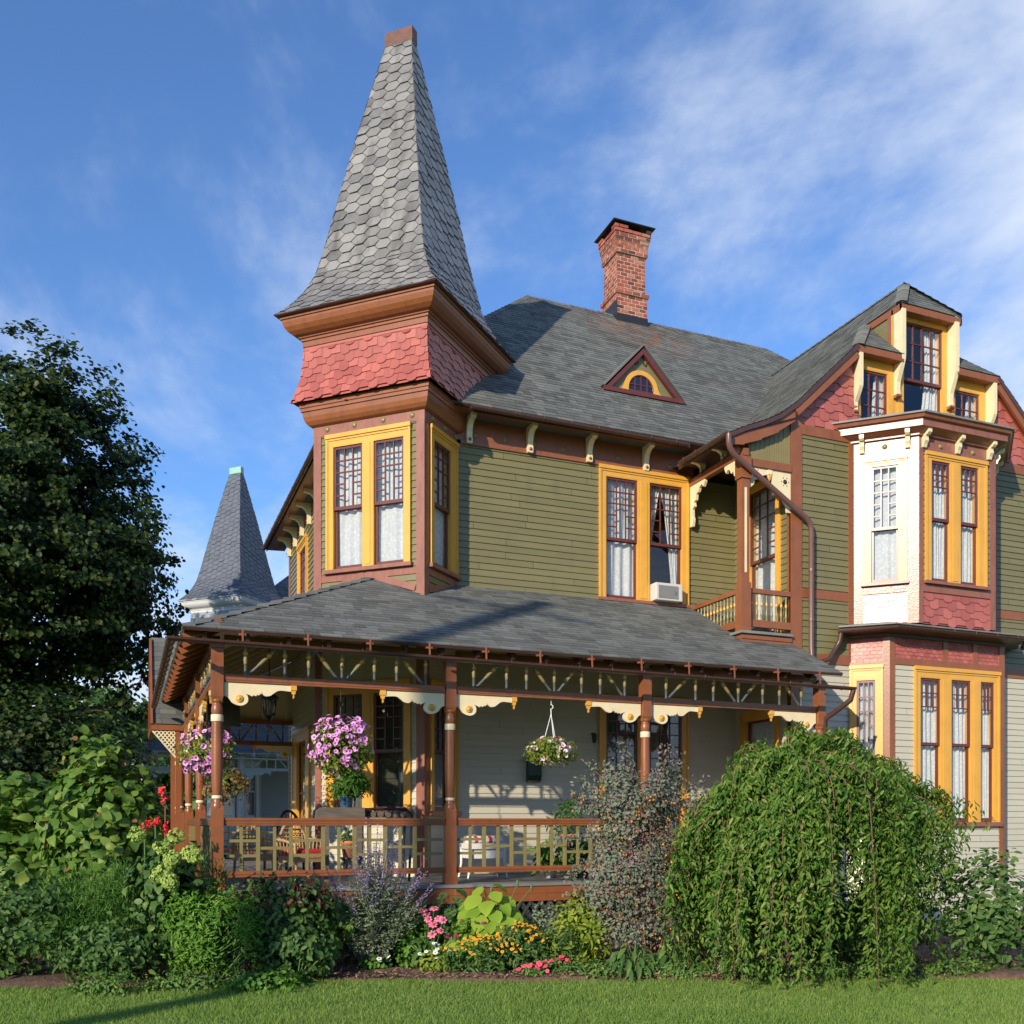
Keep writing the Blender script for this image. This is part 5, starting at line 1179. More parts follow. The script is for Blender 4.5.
def potted(label, x, y, z, r, h, pm, lm, n, pr_, L, W, group='potted plants on the porch', decor=False, name='potted_plant', up=.5):
    t = thing(name, label, 'potted plant', (x, y, z), group)
    mb = MB(); mb.lathe((x, y, z), [(0, 0), (r*.72, 0), (r*.95, h*.8), (r*1.05, h*.82), (r*1.05, h), (r*.9, h), (r*.88, h*.85), (0, h*.85)], 18); p = mb.build('pot', pm, t)
    if decor:
        mb = MB(); f = Fr((x, y-r*.9, z), (1, 0, 0))
        for a, b in ((-.06, .3), (0, .5), (.05, .3), (.02, .65), (-.05, .6)): mb.tube([f.P(a*r*8+dx*r*2, h*b+dz*h, .012-abs(a)*.25) for dx, dz in ((-.05, 0), (0, .06), (.05, .0), (.08, .08))], .008, 5)
        mb.build('painted_flowers', 'bluedark', p)
    P, O = cloud((x, y, z+h+pr_[2]*.75), pr_, n, 14, .3, .4, z+h*.9); foliage('foliage', t, P, O, L, W, lm, up, .25)
    mb = MB()
    for k in range(9): a = rnd.random()*6.3; mb.tube([(x, y, z+h*.85), (x+pr_[0]*.4*math.cos(a), y+pr_[1]*.4*math.sin(a), z+h+pr_[2]*.5), (x+pr_[0]*.8*math.cos(a), y+pr_[1]*.8*math.sin(a), z+h+pr_[2]*.8)], .006, 4)
    mb.build('stem', 'stemg', t)
    return t
potted('blue glazed pot with a bushy fern on the wooden bench', 2.15, 1.25, 1.84, .13, .2, 'bluepot', LM['fern'], 1500, (.42, .36, .26), .09, .03, decor=True)
potted('leafy plant in a white pot right of the striped cushion', 5.75, 1.0, .6, .13, .2, 'plastic', LM['hyd'], 140, (.3, .25, .35), .24, .07)
potted('small green plant in a terracotta pot near the shrub', 7.05, .9, .6, .16, .16, 'terracotta', LM['phlox'], 260, (.22, .22, .4), .14, .04)
potted('tall leggy plant on a stand in front of the pale wall', 6.5, 1.9, 1.15, .16, .22, 'terracotta', LM['fern'], 420, (.45, .3, .38), .11, .03)
potted('dark leafy plant low on the porch floor by the rail', 6.2, .7, .6, .16, .15, 'iron', LM['dark'], 500, (.35, .25, .32), .12, .05)
potted('terracotta pot by the dark wicker chair', 2.6, 3.2, .95, .16, .3, 'terracotta', LM['dark'], 120, (.2, .2, .15), .1, .04)
st = thing('plant_stand', 'black iron plant stand in front of the pale wall', 'stand', (6.5, 1.9, .6)); mb = MB()
for k in range(3): a = 2.1*k; mb.tube([(6.5+.2*math.cos(a), 1.9+.2*math.sin(a), .6), (6.5+.1*math.cos(a), 1.9+.1*math.sin(a), 1.13)], .014, 6)
mb.build('leg', 'iron', st); mb = MB(); mb.lathe((6.5, 1.9, 1.12), [(0, 0), (.2, 0), (.2, .025), (0, .025)], 14); mb.build('top', 'iron', st)
s2 = thing('plant_stand', 'small wooden stand under the terracotta pot by the dark wicker chair', 'stand', (2.6, 3.2, .6)); mb = MB(); mb.lathe((2.6, 3.2, .91), [(0, 0), (.2, 0), (.2, .035), (0, .035)], 12); mb.build('top', 'oldwood', s2)
for k in range(3):
    a = 2.1*k; mb = MB(); mb.tube([(2.6+.18*math.cos(a), 3.2+.18*math.sin(a), .6), (2.6+.12*math.cos(a), 3.2+.12*math.sin(a), .92)], .018, 6); mb.build('leg', 'oldwood', s2)

# ================================================================== the neighbouring house (its twin, painted white and grey)
NBM = dict(olive='n_grey', white='n_grey', brown='n_white', rust='n_white', yellow='n_white', cream='n_white', red='n_blue', maroon='n_white', dark='n_white', slate='n_slate', asphalt='n_roof', rustmetal='copper', grid='n_white', bluegrey='n_white')
M['n_grey'] = mat('pale_grey_siding_paint', (.40, .42, .44), .5, .06, 2); M['n_white'] = mat('shaded_white_trim_paint', (.56, .57, .59), .45, .05, 2); M['n_blue'] = mat('blue_grey_shingle_paint', (.28, .31, .35), .5, .1, 2, isl=.4)  # white trim greyed: tree shade on this tower put into its colour
M['n_slate'] = mat('blue_grey_slate', (.10, .115, .145), .6, .22, 2, isl=.5, bump=.1); M['n_roof'] = mat('dark_grey_roof_shingle', (.11, .11, .115), .85, .3, 2, isl=.5)
rev = {M[k].name: M[v] for k, v in NBM.items()}
bpy.context.view_layer.update()
NB = thing('neighbouring_house', 'pale grey and white house with a blue slate spire tipped in green copper', 'house', (6-.5, 3+26.6, GZ))
KEEP = {'main_roof', 'porch_roof', 'upper_wall', 'lower_wall', 'porch_deck', 'rear_roof', 'side_roof', 'porch_side_roof', 'porch_ceiling', 'eave_soffit', 'rear_wall', 'gutter'}
def recolor(o):
    for s_ in o.material_slots:
        n_ = s_.material.name
        if n_ in rev: s_.link = 'OBJECT'; s_.material = rev[n_]
    for c_ in o.children: recolor(c_)
SKIP = ('chimney', 'eyebrow', 'balcon', 'baluster', 'bay_', 'wing', 'gable', 'hood', 'entrance', 'rake', 'scrolled', 'cheek', 'dormer', 'porch_steps', 'stair', 'lattice', 'downspout')
for ch_ in list(H.children):
    n_ = ch_.name.split('.')[0]; bb = [Vector(b) for b in ch_.bound_box]; xc = sum(b.x for b in bb)/8+6; yc = sum(b.y for b in bb)/8+3
    if any(n_.startswith(s_) or s_ in n_ for s_ in SKIP): continue
    if n_ in KEEP or (xc < 5.6 and yc < 9): copy_tree(ch_, NB)
for o in NB.children: recolor(o)
# ================================================================== trees and planting
def tree(label, base, h, crown_c, crown_r, n, L, W, lm, k=60, spread=.22, trunk_r=.3, group=None, lo=.4, zmin=None, sprays=0):
    t = thing('broadleaf_tree', label, 'tree', base, group)
    b = Vector(base); mb = MB(); cc = Vector(crown_c)
    top = Vector((cc.x, cc.y, cc.z+crown_r[2]*.5)); pts = [b, b.lerp(top, .3)+Vector((.1, .05, 0)), b.lerp(top, .65)-Vector((.1, .08, 0)), top]
    mb.tube(pts, [trunk_r*1.25, trunk_r, trunk_r*.6, trunk_r*.15], 10)
    for i in range(16):
        f = .22+.6*rnd.random(); p0 = b.lerp(top, f); a = 2*PI*rnd.random(); d = Vector((math.cos(a)*crown_r[0], math.sin(a)*crown_r[1], crown_r[2]*.5*rnd.random()+.4))*.75
        mb.tube([p0, p0+d*.5+Vector((0, 0, .2)), p0+d], [trunk_r*.35, trunk_r*.2, .02], 6)
    mb.build('trunk', 'bark', t)
    if sprays:      # leaves gathered in flat tufts at the twig ends
        P0, O0 = cloud(crown_c, crown_r, sprays, k, spread, lo, zmin); m_ = n//len(P0); sz = NR.uniform(.6, 1.3, (len(P0), 1))
        i_ = np.repeat(np.arange(len(P0)), m_); P = P0[i_]+NR.normal(size=(len(i_), 3))*np.array([.23, .23, .11])*sz[i_]; O = nrm(O0[i_]+NR.normal(size=(len(i_), 3))*.25)
    else: P, O = cloud(crown_c, crown_r, n, k, spread, lo, zmin)
    foliage('crown', t, P, O, L, W, lm, .5, .35)
    return t
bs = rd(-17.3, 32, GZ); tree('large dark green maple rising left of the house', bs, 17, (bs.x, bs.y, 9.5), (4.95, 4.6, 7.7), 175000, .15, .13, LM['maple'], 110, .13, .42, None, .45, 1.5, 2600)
for r_, d_, hh, rr in ((-27, 58, 9, 5.5), (-20.5, 62, 8, 5)):
    bs = rd(r_, d_, GZ); tree('green tree in the distance between the maple and the neighbouring house' if r_ > -25 else 'distant green tree hidden behind the big maple', bs, hh, (bs.x, bs.y, hh*.6), (rr, rr, hh*.45), 7000, .5, .4, LM['dark'], 30, .25, .25, 'distant trees')
# low twiggy branches of the bare tree beside the neighbour's spire
bt = thing('bare_tree', 'bare twiggy tree top beside the neighbouring spire', 'tree', rd(-13, 60, GZ)); mb = MB(); bb_ = rd(-14.2, 60, GZ)
mb.tube([bb_, bb_+Vector((.2, 0, 8)), bb_+Vector((.1, 0, 15.6))], [.25, .16, .03], 7)
for i in range(60):
    z = 7+8*rnd.random(); a = rnd.random()*6.28; L_ = 1+2.2*rnd.random(); p = bb_+Vector((.15, 0, z)); d = Vector((math.cos(a), math.sin(a), .9))*L_*.6
    mb.tube([p, p+d*.6, p+d+Vector((0, 0, .2))], [.04, .02, .008], 4)
mb.build('branches', 'twig', bt)

def thicket(label, r, d, rad, h, n):
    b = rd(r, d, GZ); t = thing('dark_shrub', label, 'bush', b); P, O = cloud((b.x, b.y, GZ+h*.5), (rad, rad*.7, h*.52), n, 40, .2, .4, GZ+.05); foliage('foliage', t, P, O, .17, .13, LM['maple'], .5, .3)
    mb = MB()
    for k in range(9): e = P[int(rnd.random()*len(P))]; mb.tube([b, b.lerp(Vector(e), .5)+Vector((0, 0, .3)), Vector(e)], [.05, .035, .012], 5)
    mb.build('stem', 'bark', t)
thicket('tall dark shrub filling the gap under the maple crown', -15.2, 29, 3.2, 6.2, 12000)
thicket('dark shrub between the maple trunk and the far end of the porch', -11.6, 27.5, 1.7, 3.4, 6000)
# ---- weeping cherry, right
def weeping():
    d0_ = 13.7; c = rd(3.15, d0_, GZ); t = thing('weeping_cherry', 'weeping cherry tree with long trailing leafy branches right of the steps', 'tree', c)
    top = 2.60; mb = MB(); mb.tube([c, c+Vector((.06, .03, 1.0)), c+Vector((0, 0, top-GZ-.4))], [.11, .085, .05], 9); mb.build('trunk', 'bark', t)
    tw = MB(); Ps, Ds, Ns = [], [], []
    boughs = [(rnd.random()*2*PI, math.sqrt(rnd.random()), rnd.gauss(0, .2), rnd.uniform(.1, 1.0)) for _ in range(72)]
    for i in range(900):
        ba, bf, bz, bl = boughs[i % 72]; a = ba+rnd.gauss(0, .11); f = min(1.08, max(.03, bf+rnd.gauss(0, .06))); side = math.cos(a)
        ra = 1.40 if side < 0 else 2.35; rb = 1.35
        e = RV*ra*side*f+DV*rb*math.sin(a)*f; hor = Vector((e.x, e.y, 0))
        zt = top-(1.15*f**1.55 if side < 0 else (.30*min(1, f*1.8)+.42*f**3)*side+1.0*f**2*(1-side))+rnd.gauss(0, .05)+bz
        zb = zt-rnd.uniform(.5, 2.9)*(.55+.45*bl) if f > .45 else zt-rnd.uniform(.5, 1.6); zb = max(GZ+.05+.25*rnd.random(), zb)
        hub = Vector((c.x, c.y, top-.35)); p2 = Vector((c.x, c.y, zt))+hor
        p1 = hub.lerp(p2, .55)+Vector((0, 0, .14)); k_ = 1.04+.10*rnd.random(); p3 = Vector((c.x, c.y, zt*.55+zb*.45))+hor*k_; p4 = Vector((c.x, c.y, zb))+hor*k_+Vector((rnd.uniform(-.1, .1), rnd.uniform(-.1, .1), 0))
        pts = [hub, p1, p2, p3, p4]; fine = []
        for j in range(4):
            for s_ in range(5):
                u = s_/5; P_ = [pts[max(0, j-1)], pts[j], pts[j+1], pts[min(4, j+2)]]
                fine.append(.5*((2*P_[1])+(P_[2]-P_[0])*u+(2*P_[0]-5*P_[1]+4*P_[2]-P_[3])*u*u+(3*P_[1]-P_[0]-3*P_[2]+P_[3])*u**3))
        fine.append(p4)
        if i % 7 == 0: tw.tube(fine[6:], [.010-.0004*k for k in range(len(fine[6:]))], 4, caps=False)
        drift = Vector((rnd.gauss(0, .03), rnd.gauss(0, .03), 0))
        for k in range(6, len(fine)):
            a0, b0 = fine[k-1], fine[k]; L_ = (b0-a0).length; n_ = int(L_/.026+rnd.random())
            for m_ in range(n_):
                p = a0.lerp(b0, rnd.random())+Vector((rnd.gauss(0, .035), rnd.gauss(0, .035), rnd.gauss(0, .02)))+drift; ang = rnd.random()*6.28
                Ps.append(p); Ds.append(Vector((math.cos(ang), math.sin(ang), rnd.uniform(-1.8, -.2)))); o_ = hor.normalized() if hor.length > .05 else Vector((0, 0, 0))
                Ns.append(o_*.7+Vector((math.cos(ang)*.4, math.sin(ang)*.4-.25, .75))+Vector((rnd.gauss(0, .45), rnd.gauss(0, .45), rnd.gauss(0, .35))))
    tw.build('branches', 'twig', t); n_ = len(Ps); s = NR.uniform(.65, 1.35, n_)
    V, F = leaves(np.array([tuple(p) for p in Ps]), np.array([tuple(p) for p in Ds]), np.array([tuple(p) for p in Ns]), .088*s, .031*s, SLIM6)
    npobj('foliage', V, F, LM['weep'], t)
weeping()

def stems(mb, base, tips, r=.008, m=0, bend=.15):
    for tp in tips:
        b = Vector(base); tp = Vector(tp); mid = b.lerp(tp, .55)+Vector((rnd.uniform(-bend, bend), rnd.uniform(-bend, bend), bend*.6)); mb.tube([b, mid, tp], [r*1.4, r, r*.6], 5, m)
def shrub(name, label, cat, r, d, zc, rad, n, L, W, lm, k=26, spread=.26, stem='stemg', group=None, up=.6, droop=.3, lo=.5, tpl=LEAF6, ns=14):
    """rad = (across, deep, high) ; zc = centre height"""
    b = rd(r, d, GZ); t = thing(name, label, cat, b, group)
    P, O = cloud((0, 0, 0), (1, 1, 1), n, k, spread, lo); Q = np.stack([P[:, 0]*rad[0], P[:, 1]*rad[1], P[:, 2]*rad[2]], 1)
    W_ = np.array(RV)[None]*Q[:, :1]+np.array(DV)[None]*Q[:, 1:2]+np.array([0, 0, 1])[None]*Q[:, 2:]+np.array([b.x, b.y, zc]); m_ = W_[:, 2] > GZ+.02
    W_ = W_[m_]; O = O[m_]; O = nrm(np.array(RV)[None]*O[:, :1]+np.array(DV)[None]*O[:, 1:2]+np.array([0, 0, 1])[None]*O[:, 2:])
    foliage('foliage', t, W_, O, L, W, lm, up, droop, tpl)
    mb = MB(); idx = NR.choice(len(W_), ns); stems(mb, b, [W_[i] for i in idx], .008); mb.build('stem', stem, t)
    return t, W_, O
# left: oak-leaved hydrangea, cannas, feathery plants, pale hydrangea heads
t, W_, O = shrub('hydrangea_bush', 'tall bush of big oak-shaped green leaves left of the porch corner', 'bush', -6.75, 14.9, 1.25, (.85, .7, 1.55), 3300, .165, .125, LM['hyd'], 44, .18, lo=.5, droop=.45, tpl=BIG)
P = W_[NR.choice(len(W_), 240)]+NR.normal(size=(240, 3))*.05; P = P[P[:, 2] > .6]; foliage('faded_flowers', t, P, ruv(len(P)), .095, .075, LM['twigt'], kind='stuff')
shrub('hydrangea_bush', 'broad leafy bush at the far left edge beneath the maple', 'bush', -8.6, 15.6, .9, (1.3, .9, 1.4), 2200, .20, .15, LM['hyd'], 30, .22, tpl=BIG)
shrub('garden_bush', 'dense dark green bush at the lower left corner', 'bush', -7.3, 13.2, .3, (1.1, .7, .85), 2600, .1, .06, LM['dark'], 30, .22)
shrub('garden_bush', 'low dark bush nearest the lower left of the lawn', 'bush', -5.75, 12.9, .0, (.75, .45, .5), 1500, .09, .05, LM['dark'], 24, .25)
def canna(label, r, d, h, flowers_, tint, lean):
    b = rd(r, d, GZ); t = thing('canna_plant', label, 'flower', b, 'red cannas left of the porch'); mb = MB(); top = b+Vector(lean)+Vector((0, 0, h)); mb.tube([b, b.lerp(top, .5), top], [.022, .018, .008], 6); mb.build('stem', 'stemr' if tint else 'stemg', t)
    Ps, Ds, Ns, Ls = [], [], [], []
    for k in range(8):
        f = .12+.58*k/8; p = b.lerp(top, f); a = 2.4*k+rnd.random(); dd = Vector((math.cos(a), math.sin(a), .75)); Ps.append(p); Ds.append(dd); Ns.append(Vector((-math.cos(a)*.6, -math.sin(a)*.6, 1))); Ls.append(.48-.02*k)
    A = lambda l: np.array([tuple(x) for x in l]); V, F = leaves(A(Ps), A(Ds), A(Ns), np.array(Ls), np.array(Ls)*.42, BLADE); o = npobj('leaf', V, F, LM['canna'], t); o.data.polygons.foreach_set('use_smooth', np.ones(len(o.data.polygons), bool))
    for k in range(flowers_):
        c = np.array(top)+NR.normal(size=3)*.03+np.array([0, 0, -.07*k]); P, O = cloud(c, (.04, .04, .08), 30, 8, .3, .4); foliage('flower', t, P, O, .05, .035, FM['redp'], .3, -.3)
canna('tall canna with a bare red flower stalk beside the porch corner', -5.52, 14.2, 2.5, 2, 1, (0, 0, 0)); canna('canna with two red blooms close to the corner post', -5.32, 13.8, 2.06, 2, 0, (.0, 0, 0)); canna('middle canna with one upright red bloom', -5.5, 13.8, 2.14, 1, 0, (0, 0, 0)); canna('leftmost canna with a broad leaf and red bloom', -5.62, 13.8, 2.06, 2, 0, (-.03, 0, 0))
def feather(label, r, d, h, rad, n):
    b = rd(r, d, GZ); t = thing('feathery_plant', label, 'plant', b, 'feathery green plants left of the porch'); P, O = cloud((b.x, b.y, GZ+h*.55), (rad, rad, h*.5), n, 30, .22, .3, GZ+.05); n = len(P); D = nrm(NR.normal(size=(n, 3))*.6+np.array([0, 0, .8])); V, F = leaves(P, D, ruv(n), .09, .006, SLIM6); npobj('foliage', V, F, LM['feather'], t)
    mb = MB(); stems(mb, b, [P[i] for i in NR.choice(n, 12)], .006); mb.build('stem', 'stemg', t)
feather('fine feathery plant below the cannas', -5.9, 13.3, 1.5, .55, 5200); feather('fine feathery plant against the corner post', -4.95, 13.6, 1.75, .5, 4600); feather('fine feathery plant left of the pale flower heads', -6.5, 13.4, 1.5, .45, 3000)
t, W_, O = shrub('hydrangea_bush', 'hydrangea with pale lime flower heads at the left of the bed', 'bush', -5.0, 13.1, .55, (.6, .4, .8), 1300, .12, .085, LM['dark'], 26, .24, tpl=BIG)
for r_, d_, z_ in ((-5.34, 12.8, 1.45), (-4.84, 12.8, 1.42), (-4.98, 12.7, 1.29), (-4.85, 12.7, 1.14), (-4.93, 12.7, 1.03), (-5.0, 12.65, .93), (-4.57, 12.7, 1.17), (-4.64, 12.75, 1.2), (-4.84, 12.6, .86)):
    c = rd(r_, d_, z_); P, O = cloud(tuple(c), (.105, .105, .095), 420, 40, .12, .85); foliage('flower_head', t, P, O, .032, .028, LM['lime'], .3, 0, jit=.4)
shrub('phlox_plant', 'fresh green leafy clump in front of the hydrangea heads', 'plant', -4.35, 12.75, .2, (.62, .35, .68), 3400, .085, .022, LM['phlox'], 34, .2, droop=-.4, tpl=SLIM6)
t, W_, O = shrub('garden_bush', 'dark leafy clump with reddish stems below the left rail', 'bush', -3.7, 13.2, .30, (.78, .4, .78), 3400, .085, .05, LM['dark'], 34, .22)
P = W_[NR.choice(len(W_), 900)]; P = P[P[:, 2] > .45]; foliage('dark_red_leaves', t, P+np.array([0, -.06, .05]), ruv(len(P)), .08, .045, LM['coleus'])
t, W_, O = shrub('garden_bush', 'dark green bush low at the left end of the bare mulch', 'bush', -3.35, 13.0, -.05, (.5, .35, .42), 1700, .09, .05, LM['dark'], 24, .24)
shrub('ivy_plant', 'small trailing ivy at the left of the bare mulch', 'plant', -3.6, 12.45, -.4, (.5, .3, .14), 420, .06, .05, LM['phlox'], 12, .3)
# Russian sage
def sage():
    b = rd(-2.55, 13.75, GZ); t = thing('russian_sage', 'Russian sage with lavender flower spikes against the porch rail', 'bush', b); gP, gO, fP, fD = [], [], [], []; mb = MB()
    for i in range(90):
        a = rnd.random()*6.28; f = math.sqrt(rnd.random()); h = (2.1-.8*f)*rnd.uniform(.72, 1.08); e = b+RV*(.88*f*math.cos(a)+.05)+DV*.5*f*math.sin(a)+Vector((0, 0, h)); m_ = b.lerp(e, .5)+Vector((0, 0, .12)); mb.tube([b, m_, e], [.006, .005, .003], 4)
        for k in range(62):
            u = rnd.uniform(.25, .78); p = (b.lerp(m_, u*2) if u < .5 else m_.lerp(e, u*2-1))+Vector((rnd.gauss(0, .03), rnd.gauss(0, .03), rnd.gauss(0, .03))); gP.append(tuple(p)); gO.append((rnd.gauss(0, 1), rnd.gauss(0, 1), rnd.uniform(-.2, 1)))
        if i % 10 < 8:
            for k in range(34):
                u = rnd.uniform(.70, 1.03); p = m_.lerp(e, u*2-1)+Vector((rnd.gauss(0, .012), rnd.gauss(0, .012), 0)); fP.append(tuple(p)); fD.append((rnd.gauss(0, 1), rnd.gauss(0, 1), rnd.uniform(0, 1)))
    mb.build('stem', 'lat', t); n = len(gP); V, F = leaves(np.array(gP), np.array(gO), ruv(n), .065, .02, SLIM6); npobj('foliage', V, F, LM['sage'], t)
    n = len(fP); V, F = leaves(np.array(fP), np.array(fD), ruv(n), .028, .018); npobj('flower_spike', V, F, LM['sagefl'], t)
sage()
shrub('garden_bush', 'dark leafy mass under the Russian sage', 'bush', -2.4, 14.5, .0, (.8, .3, .6), 1800, .1, .06, LM['dark'], 26, .25)
shrub('hosta_plant', 'bright green broad leaves left of the Russian sage', 'plant', -3.15, 13.6, .18, (.35, .3, .5), 170, .2, .13, LM['hyd'], 12, .3)
def rosette(name, label, r, d, z0, n, L, W, lm, spread, group=None, tilt=.9):
    b = rd(r, d, GZ); t = thing(name, label, 'plant', b, group); Ps, Ds, Ns, Ls = [], [], [], []; mb = MB()
    for k in range(n):
        a = 2.4*k; f = math.sqrt((k+.5)/n); e = Vector((b.x, b.y, GZ+z0*(1.05-.75*f)))+Vector((math.cos(a), math.sin(a), 0))*spread*f; mb.tube([b, b.lerp(e, .6)+Vector((0, 0, .1)), e], .006, 4)
        Ps.append(tuple(e)); Ds.append((math.cos(a)*.7, math.sin(a)*.7-.12, -.35-.7*f)); Ns.append((math.cos(a)*.55+rnd.gauss(0, .25)-.15, math.sin(a)*.55+rnd.gauss(0, .25)-.45, .75)); Ls.append(L*rnd.uniform(.75, 1.15))
    V, F = leaves(np.array(Ps), np.array(Ds), np.array(Ns), np.array(Ls), np.array(Ls)*W/L, BIG); o = npobj('leaf', V, F, lm, t); o.data.polygons.foreach_set('use_smooth', np.ones(len(o.data.polygons), bool)); mb.build('stem', 'stemg', t); return t
t = rosette('hosta_plant', 'large clump of yellow-green broad leaves in front of the second post', -.95, 14.35, 1.22, 76, .30, .24, LM['hosta'], .62)
rosette('hosta_plant', 'dark green broad leaves left of the yellow-green clump', -1.5, 14.6, 1.15, 50, .26, .18, LM['dark'], .42)
for r_, z_ in ((-.92, .62), (-.55, .72), (-.35, .66)):
    mb = MB(); a = rd(-.8, 14.4, .1); e = rd(r_, 14.3, z_); mb.tube([a, e], .007, 5); mb.lathe(e, [(0, -.06), (.02, -.03), (.016, .04), (0, .07)], 6); mb.build('flower_stalk', 'stemg', t)
# coneflowers
b = rd(-1.75, 14.0, GZ); t = thing('coneflower_plant', 'pink coneflowers with orange centres in front of the second post', 'flower', b)
heads = [(-1.83, .41, 1), (-1.68, .43, 1), (-1.75, .29, 1), (-1.62, .29, 1), (-1.55, .28, 1), (-1.68, .22, 1), (-1.58, .14, 1), (-1.70, .08, 1), (-1.79, .36, 0)]
mb = MB()
for r_, z_, k in heads:
    c = rd(r_, 13.75+rnd.uniform(-.1, .1), z_-.02); mb.tube([b, b.lerp(c, .6), c], .006, 5); P = np.array([tuple(c)]); nn = np.array([[-.15+rnd.gauss(0, .3), -.75, (.55 if z_ < .35 else 1.5)+rnd.uniform(-.2, .5)]])
    fo = flowers('flower', t, P, nn, .066*rnd.uniform(.8, 1.12), [FM['cone'], FM['conec']], 7, .3, -.1, .62); m2 = MB(); n_ = Vector(nn[0]).normalized(); m2.lathe(c, [(.026, 0), (.024, .014), (.012, .026), (0, .03)], 10, 0, n_); m2.build('cone', FM['conec'], fo)
mb.build('stem', 'stemg', t); P, O = cloud((b.x, b.y, GZ+.32), (.3, .25, .32), 260, 14, .3, .4, GZ+.03); foliage('foliage', t, P, O, .15, .055, LM['dark'])
def mound(name, label, r, d, rad, nleaf, nfl, fr_, mats, lm, L, W, cat='flower', group=None, petals=5, fz=0, flat=.4):
    b = rd(r, d, GZ); t = thing(name, label, cat, b, group); P, O = cloud((b.x, b.y, GZ+rad[2]*.5), (rad[0], rad[1], rad[2]*.55), nleaf, 22, .26, .4, GZ+.01); foliage('foliage', t, P, O, L, W, lm)
    if nfl:
        a = NR.uniform(0, 2*PI, nfl); f = np.sqrt(NR.uniform(0, 1, nfl)); rr = np.stack([f*np.cos(a)*rad[0]*1.05, f*np.sin(a)*rad[1]*1.05], 1)
        Q = np.stack([b.x+RV.x*rr[:, 0]+DV.x*rr[:, 1], b.y+RV.y*rr[:, 0]+DV.y*rr[:, 1], GZ+fz+rad[2]*(1.08-flat*f**2)+NR.normal(size=nfl)*.02], 1)
        flowers('blossom', t, Q, np.stack([NR.normal(size=nfl)*.25-.2, -.6+NR.normal(size=nfl)*.25, .8+0*a], 1), fr_*NR.uniform(.8, 1.2, nfl), mats, petals, .34, -.08)
    mb = MB(); stems(mb, b, [P[i] for i in NR.choice(len(P), 8)], .005); mb.build('stem', 'stemg', t); return t
mound('rudbeckia_plant', 'low clump of small golden flowers nearest the lawn', -1.0, 13.55, (.52, .3, .52), 1500, 95, .021, [FM['yel'], FM['yelc']], LM['dark'], .08, .03, petals=6)
mound('rudbeckia_plant', 'taller clump of small golden flowers beside the pink coneflowers', -.5, 13.85, (.40, .3, .66), 1500, 120, .021, [FM['yel'], FM['yelc']], LM['dark'], .08, .03, petals=6)
mound('white_flower', 'small white flowers with a touch of red at the left of the bare mulch', -2.48, 13.75, (.2, .16, .34), 300, 22, .034, [FM['whitep'], FM['yelc']], LM['phlox'], .07, .04)
mound('white_flower', 'loose white flowers below the coneflowers', -1.62, 13.65, (.24, .16, .42), 300, 14, .03, [FM['whitep'], FM['yelc']], LM['gold'], .08, .04)
mound('impatiens_plant', 'coral red flowers at the lawn edge right of the golden clumps', -.32, 13.4, (.22, .15, .18), 260, 12, .036, [FM['coral'], FM['mag']], LM['cover'], .05, .035, group=None)
mound('impatiens_plant', 'second coral red flower patch further right along the lawn', .02, 13.6, (.26, .16, .24), 300, 12, .036, [FM['coral'], FM['mag']], LM['cover'], .05, .035)
mound('zinnia_plant', 'dark crimson flowers behind the low golden clump', -1.15, 13.95, (.34, .2, .72), 420, 9, .04, [FM['mag'], FM['throat']], LM['hyd'], .1, .05)
shrub('golden_bush', 'golden green bush between the porch lattice and the grey shrub', 'bush', .42, 14.4, .0, (.5, .4, .62), 1500, .1, .05, LM['gold'], 26, .24)
shrub('garden_bush', 'slim leafed green plant in front of the golden green bush', 'plant', .15, 14.0, -.15, (.36, .3, .32), 320, .17, .045, LM['gold'], 16, .25, tpl=SLIM6)
shrub('garden_bush', 'grey green herb in front of the lattice', 'bush', -.1, 14.9, .1, (.38, .25, .38), 900, .05, .03, LM['sage'], 20, .28)
